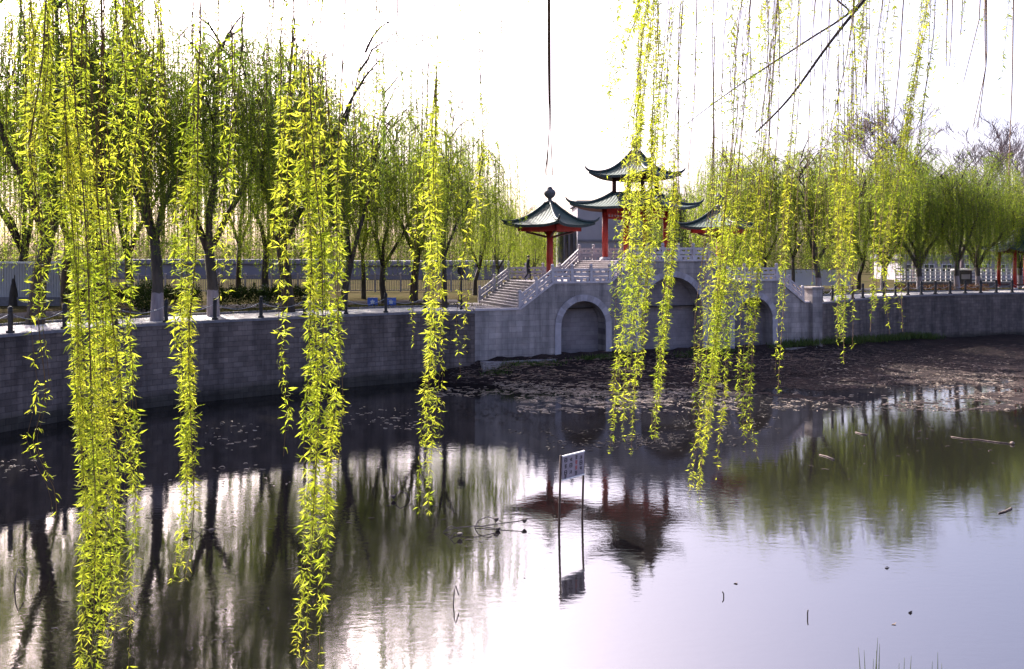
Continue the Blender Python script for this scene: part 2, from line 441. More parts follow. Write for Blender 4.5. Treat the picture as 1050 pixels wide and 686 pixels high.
def mud_mat():
    m, nt, b, out = new_mat('wet_mud')
    tc = N(nt, 'ShaderNodeTexCoord')
    no = N(nt, 'ShaderNodeTexNoise', Scale=0.5, Detail=9, Roughness=0.7); nt.links.new(tc.outputs['Object'], no.inputs['Vector'])
    r = ramp(nt, [(0.3, (0.010, 0.007, 0.008)), (0.5, (0.020, 0.014, 0.014)), (0.72, (0.05, 0.033, 0.029))])
    nt.links.new(no.outputs['Fac'], r.inputs[0]); nt.links.new(r.outputs[0], b.inputs['Base Color'])
    b.inputs['Roughness'].default_value = 0.8; b.inputs['Specular IOR Level'].default_value = 0.08
    n2 = N(nt, 'ShaderNodeTexNoise', Scale=5.0, Detail=7, Roughness=0.65); nt.links.new(tc.outputs['Object'], n2.inputs['Vector'])
    bp = N(nt, 'ShaderNodeBump', Strength=0.9, Distance=0.12)
    nt.links.new(n2.outputs['Fac'], bp.inputs['Height']); nt.links.new(bp.outputs[0], b.inputs['Normal'])
    return m
M['mud'] = mud_mat()

# ------------------------------------------------------------------ plan of the pond
B0 = Vector((-2.3, 51.2)); BD = Vector((0.9372, 0.3488)); BN = Vector((-0.3488, 0.9372))   # bridge front: origin, along, back
BLEN = 26.0
def BR(s, d, z):
    p = B0 + BD * s + BN * d
    return Vector((p.x, p.y, z))

def spline(pts, per=8):
    pts = [Vector(p) for p in pts]; out = []
    for i in range(len(pts) - 1):
        p0 = pts[max(i - 1, 0)]; p1 = pts[i]; p2 = pts[i + 1]; p3 = pts[min(i + 2, len(pts) - 1)]
        for k in range(per):
            t = k / per
            out.append(0.5 * ((2 * p1) + (p2 - p0) * t + (2 * p0 - 5 * p1 + 4 * p2 - p3) * t * t + (3 * p1 - p0 - 3 * p2 + p3) * t ** 3))
    out.append(pts[-1])
    return out

WL = spline([(-27.5, -3), (-27.3, 12), (-26.3, 24), (-24.3, 32), (-22.2, 36.2), (-19.0, 41.2), (-13.9, 45.4), (-6.3, 50.3), (-2.3, 51.2)])
WE = B0 + BD * BLEN
WR = spline([(WE.x, WE.y), (33.6, 71.0), (47.4, 77.0), (64, 80.5), (82, 76), (92, 50), (95, -3)])

def offset_line(line, d):
    out = []
    for i, p in enumerate(line):
        a = line[max(i - 1, 0)]; b = line[min(i + 1, len(line) - 1)]
        t = (b - a).normalized()
        out.append(p + Vector((-t.y, t.x)) * d)
    return out

# ---- water, ground, paving
mb = MB()
mb.add([(-28.4, -2, 0), (97, -2, 0), (97, 90, 0), (-28.4, 90, 0)], [(0, 1, 2, 3)])
water = mb.build('pond_water', M['water']); tag(water, kind='structure')

loop = offset_line(WL, 0.35) + [Vector(BR(s, 0.5, 0)[:2]) for s in np.linspace(1, BLEN - 1, 8)] + offset_line(WR, 0.35)
mb = MB()
cen = Vector((25, 15)); vs = []
for rad in (None, 25, 90, 900):
    for p in loop:
        if rad is None: q = p
        else:
            dv = (p - cen); q = p + dv.normalized() * rad
        vs.append((q.x, q.y, QZ - 0.03 if rad is None else QZ - 0.03))
n = len(loop); fs = []
for k in range(3):
    for i in range(n - 1):
        fs.append((k * n + i, k * n + i + 1, (k + 1) * n + i + 1, (k + 1) * n + i))
mb.add(vs, fs)
g = mb.build('ground', M['ground']); tag(g, kind='structure')

def strip(name, line, d0, d1, z, mat):
    a = offset_line(line, d0); b = offset_line(line, d1); mb = MB(); vs = []; fs = []
    for p, q in zip(a, b): vs += [(p.x, p.y, z), (q.x, q.y, z)]
    for i in range(len(a) - 1): fs.append((2 * i, 2 * i + 2, 2 * i + 3, 2 * i + 1))
    mb.add(vs, fs)
    o = mb.build(name, mat); tag(o, kind='structure'); return o
strip('promenade_paving', WL, 0.45, 4.4, QZ - 0.012, M['paving'])
strip('promenade_paving', WR, 0.45, 4.0, QZ - 0.012, M['paving'])
strip('park_path', WL, 9.5, 14.0, QZ - 0.02, M['path'])
strip('park_path', WR, 9.0, 13.0, QZ - 0.02, M['path'])

def kerb(line, d, lab, grp):
    a = offset_line(line, d); b = offset_line(line, d + 0.18); mb = MB()
    for i in range(len(a) - 1):
        z0, z1 = QZ - 0.2, QZ + 0.11
        mb.hexa([(a[i].x, a[i].y, z0), (a[i+1].x, a[i+1].y, z0), (b[i+1].x, b[i+1].y, z0), (b[i].x, b[i].y, z0)],
                [(a[i].x, a[i].y, z1), (a[i+1].x, a[i+1].y, z1), (b[i+1].x, b[i+1].y, z1), (b[i].x, b[i].y, z1)])
    o = mb.build('kerb', M['stone_dark']); tag(o, kind='structure')
kerb(WL, 4.42, '', ''); kerb(WR, 4.02, '', '')

# near bank under the camera
mb = MB(); prof = [(-700, 6.05), (-40, 6.05), (1.2, 6.05), (2.3, 5.95), (3.2, 5.3), (5.5, 3.0), (9.2, -0.4)]
xs = np.concatenate([[-700, -120], np.linspace(-27.4, 95, 90), [200, 700]])
vs = []; fs = []
for i, x in enumerate(xs):
    for j, (y, z) in enumerate(prof):
        k = 1.0 if 1 < j else 0.0
        vs.append((x, y + k * 0.5 * math.sin(x * 0.7) * (0.3 if j < 4 else 1), z + k * 0.10 * math.sin(x * 2.3 + j) * (z > 0)))
m_ = len(prof)
for i in range(len(xs) - 1):
    for j in range(m_ - 1):
        fs.append((i * m_ + j, (i + 1) * m_ + j, (i + 1) * m_ + j + 1, i * m_ + j + 1))
mb.add(vs, fs)
nb = mb.build('near_bank', M['ground'], smooth=True); tag(nb, kind='structure')

# ---- retaining walls
def retaining_wall(line, label, zb=-0.6):
    root = empty('retaining_wall', (line[0].x, line[0].y, 0), label, 'wall')
    o = Vector((line[0].x, line[0].y, 0))
    bk = offset_line(line, 0.55); ou = offset_line(line, -0.07); ft = offset_line(line, -0.10); 
    me = bpy.data.meshes.new('wall_face'); bm = bmesh.new(); uvl = bm.loops.layers.uv.new('UVMap')
    L = [0.0]
    for i in range(1, len(line)): L.append(L[-1] + (line[i] - line[i - 1]).length)
    def q(ps, uvs):
        f = bm.faces.new([bm.verts.new((p[0] - o.x, p[1] - o.y, p[2])) for p in ps])
        for lp, uv in zip(f.loops, uvs): lp[uvl].uv = uv
    zt = QZ - 0.14
    for i in range(len(line) - 1):
        a, b = line[i], line[i + 1]
        # battered face: the foot stands 0.25 m proud of the top
        fa, fb = ft[i], ft[i + 1]
        q([(fa.x, fa.y, zb), (fb.x, fb.y, zb), (b.x, b.y, zt), (a.x, a.y, zt)], [(L[i], zb), (L[i + 1], zb), (L[i + 1], zt), (L[i], zt)])
        c, d = bk[i], bk[i + 1]
        q([(d.x, d.y, zb), (c.x, c.y, zb), (c.x, c.y, zt), (d.x, d.y, zt)], [(L[i], zb), (L[i + 1], zb), (L[i + 1], zt), (L[i], zt)])
    bmesh.ops.remove_doubles(bm, verts=bm.verts, dist=1e-4)
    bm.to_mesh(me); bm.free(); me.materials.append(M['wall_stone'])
    link('wall_face', me, root)
    mb = MB()
    for i in range(len(line) - 1):
        a, b, c, d = ou[i] , ou[i + 1], bk[i + 1], bk[i]
        z0, z1 = QZ - 0.14, QZ
        mb.hexa([(p.x - o.x, p.y - o.y, z0) for p in (a, b, c, d)], [(p.x - o.x, p.y - o.y, z1) for p in (a, b, c, d)])
    mb.build('coping', M['stone_dark'], root)
    return root
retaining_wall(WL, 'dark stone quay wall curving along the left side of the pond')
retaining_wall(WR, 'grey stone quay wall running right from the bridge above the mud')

# ---- mud bank
def lerp_tab(x, tab):
    xs_, ys_ = zip(*tab); return float(np.interp(x, xs_, ys_))
def hsh(x, y, s=0):
    return (math.sin(x * 1.31 + 1.7 * math.sin(y * 0.73 + s)) + math.sin(y * 1.87 + 1.3 * math.sin(x * 0.91 + s * 2)) + 0.6 * math.sin(x * 3.7 + y * 2.9 + s)) / 2.6
SH = [(395, 50.0), (430, 50.4), (510, 49.6), (600, 48.0), (700, 46.6), (780, 44.8), (850, 43.6), (950, 42.0), (1050, 40), (1300, 38)]
def wall_depth(px):
    k = (px - CX) / F
    pts = [(p.x, p.y) for p in WL] + [(B0.x, B0.y), (WE.x, WE.y)] + [(p.x, p.y) for p in WR]
    for (x0, y0), (x1, y1) in zip(pts[:-1], pts[1:]):
        a = x0 - k * y0; b = x1 - k * y1
        if a <= 0 <= b and b != a:
            t = -a / (b - a); return y0 + (y1 - y0) * t
    return 75
ZW = [(395, -0.1), (440, 0.35), (490, 1.25), (560, 1.45), (700, 1.3), (840, 1.25), (950, 0.5), (1050, 0.4), (1300, 0.4)]
PX = np.concatenate([np.arange(395, 1060, 5), np.arange(1060, 1420, 20)])
TT = np.concatenate([np.linspace(-0.2, 1.0, 46), [1.02]])
vs = []; fs = []
def mud_z(px, t, x, y):
    zw = lerp_tab(px, ZW)
    if t < 0: return t * 1.6 + 0.03 * hsh(x, y)
    wide = lerp_tab(px, [(395, 1.0), (600, 1.2), (760, 1.8), (900, 2.6), (1050, 2.4)])
    z = zw * t ** wide
    am = (0.075 + 0.10 * min(max(t, 0) * 4, 1) * (1 if px < 790 else 0.45)) if t > 0 else 0.02
    z += am * hsh(x * 0.9, y * 1.2) + 0.05 * hsh(x * 3.1, y * 3.7, 3) - 0.01
    if px > 770 and t < 0.5: z -= 0.30 * max(0, hsh(x * 0.42 + 3, y * 0.8, 5) - 0.22) * (1 - t)
    # pools left standing on the flat
    if 816 < px < 984:
        u = (px - 900) / 84; w = (t - 0.145 - 0.02 * math.sin(px * 0.09)) / 0.085
        z -= 0.34 * max(0, 1 - u * u - w * w) ** 0.5
    return z
for px in PX:
    ds = lerp_tab(px, SH); dw = wall_depth(px) + 0.05
    for t in TT:
        D = ds + (dw - ds) * t if t >= 0 else ds + t * 10
        x = (px - CX) / F * D
        vs.append((x, D, mud_z(px, t, x, D)))
nt_ = len(TT)
for i in range(len(PX) - 1):
    for j in range(nt_ - 1):
        fs.append((i * nt_ + j, (i + 1) * nt_ + j, (i + 1) * nt_ + j + 1, i * nt_ + j + 1))
mb = MB(); mb.add(vs, fs)
mud = mb.build('mud_bank', M['mud'], smooth=True); tag(mud, kind='structure')

# ------------------------------------------------------------------ the bridge
ANG = math.atan2(BD.y, BD.x)
bridge = empty('stone_bridge', (B0.x, B0.y, 0), 'grey stone bridge with three walled-up arches, stairs and pale balustrades', 'bridge', rz=ANG)
# local coordinates from here: x along the front (s), y towards the back (d)
L1, L2 = 5.9, 7.3
TOP = [(0, QZ), (3.0, QZ), (5.3, L1), (9.4, L1), (11.0, L2), (17.0, L2), (18.6, L1), (22.7, L1), (25.0, QZ), (BLEN, QZ)]
ARCH = [(7.4, 1.6, 3.15), (14.0, 2.4, 3.85), (20.6, 1.6, 3.15)]
BW = 8.6
def arch_pts(c, r, zs, n=24):
    return [(c + r * math.cos(math.pi - math.pi * k / n), zs + r * math.sin(math.pi - math.pi * k / n)) for k in range(n + 1)]
def top_z(s):
    return float(np.interp(s, [p[0] for p in TOP], [p[1] for p in TOP]))
# front wall with real arched recesses
bm = bmesh.new()
out = [(BLEN, -0.6)]
out += [(s, z) for s, z in reversed(TOP)]
out += [(0, -0.6)]
for c, r, zs in ARCH:
    out.append((c - r, -0.6)); out += arch_pts(c, r, zs); out.append((c + r, -0.6))
fv = [bm.verts.new((s, 0, z)) for s, z in out]
ff = bm.faces.new(fv)
ex = bmesh.ops.extrude_face_region(bm, geom=[ff])
for v in [e for e in ex['geom'] if isinstance(e, bmesh.types.BMVert)]: v.co.y += 1.098
bmesh.ops.triangulate(bm, faces=[f for f in bm.faces if len(f.verts) > 4])
bmesh.ops.recalc_face_normals(bm, faces=bm.faces)
me = bpy.data.meshes.new('front_wall'); bm.to_mesh(me); bm.free(); me.materials.append(M['bridge_stone'])
link('front_wall', me, bridge)
# body behind
bm = bmesh.new()
oo = [(BLEN, -0.6)] + [(s, z - 0.004) for s, z in reversed(TOP)] + [(0, -0.6)]
ff = bm.faces.new([bm.verts.new((s, 1.1, z)) for s, z in oo])
ex = bmesh.ops.extrude_face_region(bm, geom=[ff])
for v in [e for e in ex['geom'] if isinstance(e, bmesh.types.BMVert)]: v.co.y += BW - 1.1
bmesh.ops.triangulate(bm, faces=[f for f in bm.faces if len(f.verts) > 4])
bmesh.ops.recalc_face_normals(bm, faces=bm.faces)
me = bpy.data.meshes.new('bridge_body'); bm.to_mesh(me); bm.free(); me.materials.append(M['arch_infill'])
link('bridge_body', me, bridge)
for c, r, zs in ARCH:
    mb = MB(); ro = r + 0.42
    a = arch_pts(c, r, zs); b = arch_pts(c, ro, zs)
    a = [(c - r, 0.0)] + a + [(c + r, 0.0)]; b = [(c - ro, 0.0)] + b + [(c + ro, 0.0)]
    for i in range(len(a) - 1):
        pr = -0.06 - 0.018 * (i % 2) - 0.006 * ((i * 7) % 3)
        mb.hexa([(a[i][0], pr, a[i][1]), (a[i+1][0], pr, a[i+1][1]), (a[i+1][0], 0.05, a[i+1][1]), (a[i][0], 0.05, a[i][1])],
                mi=(i * 5 // 2) % 2, t=[(b[i][0], pr, b[i][1]), (b[i+1][0], pr, b[i+1][1]), (b[i+1][0], 0.05, b[i+1][1]), (b[i][0], 0.05, b[i][1])])
    mb.build('arch_ring', [M['arch_stone'], M['arch_stone_dark']], bridge)
# coping along the front edge
mb = MB()
for (s0, z0), (s1, z1) in zip(TOP[:-1], TOP[1:]):
    mb.hexa([(s0, -0.09, z0 + 0.004), (s1, -0.09, z1 + 0.004), (s1, 0.5, z1 + 0.004), (s0, 0.5, z0 + 0.004)],
            [(s0, -0.09, z0 + 0.13), (s1, -0.09, z1 + 0.13), (s1, 0.5, z1 + 0.13), (s0, 0.5, z0 + 0.13)])
mb.build('coping', M['pale_stone'], bridge)
# the foot: a low stone ledge
for s0, s1 in ((0.3, 5.2), (9.6, 11.0), (17.0, 18.4), (22.8, 25.6)):
    mb = MB(); mb.box(((s0 + s1) / 2, -0.35, 0.75), (s1 - s0, 0.7, 0.8))
    mb.build('footing', M['bridge_stone'], bridge, bevel=0.05)
# flights of steps
def flight(s0, z0, s1, z1):
    mb = MB(); n = 10; run = (s1 - s0) / n; ris = (z1 - z0) / n
    for i in range(n):
        if ris > 0: zt = z0 + (i + 1) * ris
        else: zt = z0 + i * ris
        a = s0 + i * run; b = s0 + (i + 1) * run
        zb = min(z0, z1) - 0.3
        mb.box(((a + b) / 2, (0.52 + BW - 0.5) / 2, (zb + zt) / 2), (b - a - 0.006, BW - 1.02, zt - zb))
        mb.box(((a + b) / 2 - 0.02 * (1 if ris > 0 else -1), (0.52 + BW - 0.5) / 2, zt + 0.02), (b - a + 0.03, BW - 1.04, 0.04), mi=1)
    mb.build('steps', [M['step_stone'], M['pale_stone']], bridge)
flight(3.0, QZ, 5.3, L1); flight(9.4, L1, 11.0, L2); flight(17.0, L2, 18.6, L1); flight(22.7, L1, 25.0, QZ)
mb = MB()
for s0, s1, z in ((5.34, 9.37, L1), (11.05, 16.95, L2), (18.64, 22.66, L1)):
    mb.box(((s0 + s1) / 2, BW / 2, z + 0.02), (s1 - s0, BW - 1.05, 0.035))
mb.build('deck', M['step_stone'], bridge)
# balustrades
def balustrade(segs, d, h):
    pm, tm = MB(), MB()
    root = None
    posts = []
    for (s0, z0, s1, z1) in segs:
        n = max(1, round((s1 - s0) / 1.25))
        for i in range(n):
            a = s0 + (s1 - s0) * i / n; b = s0 + (s1 - s0) * (i + 1) / n
            za = z0 + (z1 - z0) * i / n + 0.13; zb = z0 + (z1 - z0) * (i + 1) / n + 0.13
            posts.append((round(a, 3), za)); posts.append((round(b, 3), zb))
            a2, b2 = a + 0.10, b - 0.10
            k = (zb - za) / (b - a)
            z_a, z_b = za + k * 0.10, zb - k * 0.10
            for (lo, hi, th) in ((0.16, 0.30 + (h - 0.9) * 0.2, 0.10), (0.36 , h - 0.30, 0.07), (h - 0.18, h - 0.03, 0.17)):
                pm.hexa([(a2, d - th / 2, z_a + lo), (b2, d - th / 2, z_b + lo), (b2, d + th / 2, z_b + lo), (a2, d + th / 2, z_a + lo)],
                        [(a2, d - th / 2, z_a + hi), (b2, d - th / 2, z_b + hi), (b2, d + th / 2, z_b + hi), (a2, d + th / 2, z_a + hi)])
            for t in (0.12, 0.5, 0.88):      # little blocks between panel and rail
                x = a2 + (b2 - a2) * t; z = z_a + (z_b - z_a) * t
                pm.box((x, d, z + h - 0.24), (0.13, 0.09, 0.13))
                pm.box((x, d, z + 0.08), (0.16, 0.10, 0.17))
    o = pm.build('balustrade', M['pale_stone'], bridge)
    for a, z in sorted(set(posts)):
        mb = MB()
        mb.box((a, d, z + h / 2 - 0.05), (0.2, 0.2, h + 0.1))
        mb.box((a, d, z + h + 0.04), (0.15, 0.15, 0.08)); mb.lathe([(0.09, 0), (0.12, 0.05), (0.115, 0.15), (0.05, 0.2)], (a, d, z + h + 0.08), 8)
        mb.build('baluster_post', M['pale_stone'], o)
S1 = [(3.05, QZ, 5.3, L1), (5.3, L1, 9.4, L1), (9.4, L1, 11.0, L2), (11.0, L2, 17.0, L2), (17.0, L2, 18.6, L1), (18.6, L1, 22.7, L1), (22.7, L1, 25.0, QZ)]
balustrade(S1, 0.2, 0.85)
balustrade(S1, BW - 0.25, 0.85)
# square pier at the right-hand end
mb = MB(); mb.box((BLEN - 0.1, 0.1, 2.6), (0.9, 0.9, 5.4)); mb.box((BLEN - 0.1, 0.1, 5.36), (1.1, 1.1, 0.14)); 
mb.build('end_pier', M['bridge_stone'], bridge, bevel=0.03)

# ------------------------------------------------------------------ pavilions
def roof_part(name, parent, Rin, Rout, zin, zout, lift, seg=18, rows=12, power=1.7, out_push=0.12, phi0=0.0):
    """concave square hipped roof (or skirt) with upswept corners; corners at phi0 + k*90 deg"""
    me = bpy.data.meshes.new(name); bm = bmesh.new(); uvl = bm.loops.layers.uv.new('UVMap')
    def pos(k, u, v):                       # u -1..1 along the eave, v 0 top .. 1 eave
        r = Rin + (Rout - Rin) * v
        a0 = phi0 + k * math.pi / 2; a1 = a0 + math.pi / 2
        c0 = Vector((math.cos(a0), math.sin(a0), 0)); c1 = Vector((math.cos(a1), math.sin(a1), 0))
        p = (c0 * (1 - u) / 2 + c1 * (1 + u) / 2) * r
        cu = abs(u) ** 3.2 * v ** 3
        p *= 1 + out_push * cu
        z = zout + (zin - zout) * (1 - v) ** power + lift * cu
        return Vector((p.x, p.y, z))
    for k in range(4):
        gtop = [[bm.verts.new(pos(k, -1 + 2 * i / seg, j / rows)) for i in range(seg + 1)] for j in range(rows + 1)]
        gbot = [[bm.verts.new(pos(k, -1 + 2 * i / seg, j / rows) - Vector((0, 0, 0.10 + 0.08 * j / rows))) for i in range(seg + 1)] for j in range(rows + 1)]
        for j in range(rows):
            for i in range(seg):
                f = bm.faces.new((gtop[j][i], gtop[j + 1][i], gtop[j + 1][i + 1], gtop[j][i + 1])); f.smooth = True
                r0 = Rin + (Rout - Rin) * j / rows; r1 = Rin + (Rout - Rin) * (j + 1) / rows
                us = [(-1 + 2 * i / seg) * r0, (-1 + 2 * i / seg) * r1, (-1 + 2 * (i + 1) / seg) * r1, (-1 + 2 * (i + 1) / seg) * r0]
                vv = [j / rows, (j + 1) / rows, (j + 1) / rows, j / rows]
                for lp, a, b in zip(f.loops, us, vv): lp[uvl].uv = (a * 0.9, b)
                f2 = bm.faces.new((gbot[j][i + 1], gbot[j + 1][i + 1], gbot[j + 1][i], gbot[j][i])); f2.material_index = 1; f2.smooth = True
        for i in range(seg):
            f = bm.faces.new((gtop[rows][i], gbot[rows][i], gbot[rows][i + 1], gtop[rows][i + 1])); f.material_index = 2
    bmesh.ops.remove_doubles(bm, verts=bm.verts, dist=1e-4)
    bm.to_mesh(me); bm.free()
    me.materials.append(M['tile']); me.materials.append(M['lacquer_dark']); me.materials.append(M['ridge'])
    o = link(name, me, parent)
    for k in range(4):
        mb = MB()
        pts = [pos(k, -1, j / rows) + Vector((0, 0, 0.05)) for j in range(rows + 1)]
        e = pts[-1]; dr = (pts[-1] - pts[-2]).normalized()
        pts += [e + dr * 0.18 + Vector((0, 0, 0.10)), e + dr * 0.30 + Vector((0, 0, 0.26))]
        rr = [0.10] * (rows + 1) + [0.08, 0.03]
        mb.tube(pts, rr, 6)
        mb.build('hip_ridge', M['ridge'], o, smooth=True)
    return o

def finial(parent, z, s=1.0):
    mb = MB()
    mb.lathe([(0.30 * s, 0), (0.34 * s, 0.1 * s), (0.16 * s, 0.22 * s), (0.14 * s, 0.34 * s), (0.30 * s, 0.46 * s), (0.42 * s, 0.62 * s), (0.44 * s, 0.78 * s), (0.36 * s, 0.96 * s), (0.20 * s, 1.06 * s), (0.22 * s, 1.14 * s), (0.05 * s, 1.24 * s)], (0, 0, z), 14)
    mb.build('finial', M['finial'], parent, smooth=True)

def square_beam(mb, Rr, z0, z1, th, phi0):
    for k in range(4):
        a0 = phi0 + k * math.pi / 2; a1 = a0 + math.pi / 2
        for rr in (Rr,):
            p = Vector((math.cos(a0), math.sin(a0), 0)) * rr; q = Vector((math.cos(a1), math.sin(a1), 0)) * rr
            c = (p + q) / 2; L = (q - p).length
            mb.box((c.x, c.y, (z0 + z1) / 2), (L + th, th, z1 - z0), math.atan2(q.y - p.y, q.x - p.x))

PHI = math.pi / 2 * 3 + 0.14
def small_pavilion(px_s, label):
    p = BR(px_s, BW / 2 + 0.1, L1 + 0.035)
    t = empty('umbrella_pavilion', p, label, 'pavilion', 'single-pillar pavilions on the bridge')
    mb = MB(); mb.lathe([(0.46, 0), (0.46, 0.12), (0.36, 0.26), (0.30, 0.32)], (0, 0, 0), 16); mb.build('column_base', M['pale_stone'], t, smooth=False)
    mb = MB(); mb.lathe([(0.24, 0.3), (0.235, 3.5)], (0, 0, 0), 16); mb.build('column', M['lacquer'], t, smooth=True)
    # inclined struts from the pillar to the eaves frame
    mb = MB()
    for k in range(4):
        a = PHI + k * math.pi / 2
        d = Vector((math.cos(a), math.sin(a), 0))
        mb.tube([d * 0.2 + Vector((0, 0, 3.05)), d * 1.7 + Vector((0, 0, 3.42))], 0.08, 6)
    mb.build('bracket', M['lacquer_dark'], t)
    mb = MB(); square_beam(mb, 2.15, 3.45, 3.86, 0.14, PHI); square_beam(mb, 1.0, 3.45, 3.85, 0.12, PHI)
    mb.build('eaves_beam', M['lacquer'], t)
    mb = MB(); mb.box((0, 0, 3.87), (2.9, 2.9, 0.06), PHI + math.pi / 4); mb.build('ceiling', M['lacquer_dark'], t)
    roof_part('roof', t, 0.30, 2.95, 5.40, 3.86, 0.26, phi0=PHI, power=1.55, out_push=0.10)
    finial(t, 5.40, 0.95)
    return t
small_pavilion(6.9, 'small red single-pillar pavilion above the left stairs of the bridge, ball finial on top')
small_pavilion(20.8, 'small red single-pillar pavilion on the bridge to the right of the two-tiered one')

def main_pavilion():
    p = BR(13.6, BW / 2, L2 + 0.035)
    t = empty('two_tier_pavilion', p, 'large red pavilion with two tiers of dark green roofs at the middle of the bridge', 'pavilion')
    ph = PHI + 0.02
    for k in range(4):
        a = ph + k * math.pi / 2
        c = Vector((math.cos(a), math.sin(a), 0)) * 2.28
        mb = MB(); mb.lathe([(0.22, 0.25), (0.215, 3.75)], c, 14); o = mb.build('column', M['lacquer'], t, smooth=True)
        mb = MB(); mb.lathe([(0.40, 0), (0.40, 0.1), (0.28, 0.26)], c, 14); mb.build('column_base', M['pale_stone'], o)
        c2 = c * (1.6 / 2.28)
        mb = MB(); mb.lathe([(0.15, 4.6), (0.15, 6.2)], c2, 10); mb.build('upper_column', M['lacquer_dark'], t, smooth=True)
    mb = MB(); square_beam(mb, 2.28, 3.35, 3.72, 0.16, ph); square_beam(mb, 2.28, 3.02, 3.14, 0.10, ph)
    for k in range(4):          # lattice slats under the beam
        a0 = ph + k * math.pi / 2; a1 = a0 + math.pi / 2
        p0 = Vector((math.cos(a0), math.sin(a0), 0)) * 2.28; p1 = Vector((math.cos(a1), math.sin(a1), 0)) * 2.28
        for i in range(1, 14):
            q = p0.lerp(p1, i / 14); mb.box((q.x, q.y, 3.25), (0.05, 0.05, 0.26), a0)
    mb.build('eaves_beam', M['lacquer'], t)
    mb = MB(); square_beam(mb, 2.9, 3.70, 3.92, 0.14, ph); mb.box((0, 0, 3.95), (4.2, 4.2, 0.06), ph + math.pi / 4); mb.build('bracket_frame', M['lacquer_dark'], t)
    mb = MB(); square_beam(mb, 1.6, 5.75, 6.1, 0.14, ph); square_beam(mb, 2.1, 6.05, 6.22, 0.12, ph); mb.box((0, 0, 6.2), (2.9, 2.9, 0.05), ph + math.pi / 4)
    square_beam(mb, 1.55, 4.55, 4.95, 0.10, ph)
    mb.build('upper_beam', M['lacquer_dark'], t)
    roof_part('lower_roof', t, 1.62, 4.5, 4.95, 3.80, 0.38, phi0=ph, power=1.6, out_push=0.09)
    roof_part('upper_roof', t, 0.28, 3.15, 7.9, 6.05, 0.38, phi0=ph, power=1.8, out_push=0.11)
    finial(t, 7.82, 0.9)
main_pavilion()

# ------------------------------------------------------------------ the warning sign in the water
sa, sb = G(573.2, 543), G(597, 534.5)
sign = empty('warning_sign', ((sa.x + sb.x) / 2, (sa.y + sb.y) / 2, 0), 'pale notice board with dark writing on two thin poles standing in the water', 'sign',
             rz=math.atan2(sb.y - sa.y, sb.x - sa.x))
W2 = (sb - sa).length / 2; sign.rotation_euler.y = 0.012; sign.rotation_euler.x = 0.02
for sx in (-1, 1):
    mb = MB(); mb.tube([(sx * W2, 0, -0.8), (sx * W2, 0, 2.08)], 0.032, 8); mb.build('pole', M['rust'], sign, smooth=True)
mb = MB(); mb.box((0, -0.035, 1.72), (2 * W2 - 0.06, 0.025, 0.66)); bd = mb.build('board', M['sign_face'], sign)
mb = MB()
for z in (1.385, 2.055): mb.box((0, -0.04, z), (2 * W2 - 0.05, 0.045, 0.035))
mb.build('frame', M['white_paint'], sign)
def glyph(cx, cz, w, h, mi, kind):
    y = -0.051
    def st(x0, z0, x1, z1, t=0.022):
        L = math.hypot(x1 - x0, z1 - z0); a = math.atan2(z1 - z0, x1 - x0)
        Mx = Matrix.Translation((cx + (x0 + x1) / 2 * w, y, cz + (z0 + z1) / 2 * h)) @ Matrix.Rotation(-math.atan2((z1 - z0) * h, (x1 - x0) * w), 4, 'Y')
        mb.box((0, 0, 0), (math.hypot((x1 - x0) * w, (z1 - z0) * h), 0.004, t), 0, mi, M=Mx)
    K = {0: [(-.5, .5, .5, .5), (-.5, .5, -.5, -.5), (.5, .5, .5, -.5), (-.5, 0, .5, 0), (-.5, -.5, .5, -.5)],
         1: [(0, .5, 0, -.5), (-.5, .2, -.05, -.4), (.5, .3, .05, -.1), (.05, -.1, .5, -.5)],
         2: [(-.5, .35, .5, .35), (0, .5, 0, -.5), (-.5, -.05, .5, -.05), (-.4, -.5, .4, -.5)],
         3: [(-.5, .5, -.3, .3), (-.5, -.4, -.25, 0), (-.1, .4, .5, .4), (.2, .4, .2, -.5), (-.1, 0, .5, 0)]}
    for s_ in K[kind]: st(*s_)
for ci, (cx, zs, col) in enumerate([(-0.34, (1.93, 1.76, 1.58, 1.46), 0), (-0.115, (1.92, 1.75, 1.55), 0), (0.12, (1.95, 1.80, 1.65, 1.50), 2), (0.33, (1.90, 1.75, 1.60), 0)]):
    mb = MB()
    for ri, z in enumerate(zs):
        glyph(cx, z, 0.10, 0.10, 1 if (col == 2 and ri in (1, 2)) else 0, (ci + ri * 2 + ci * ri) % 4)
    mb.build('lettering', [M['ink'], M['red_ink']], bd)

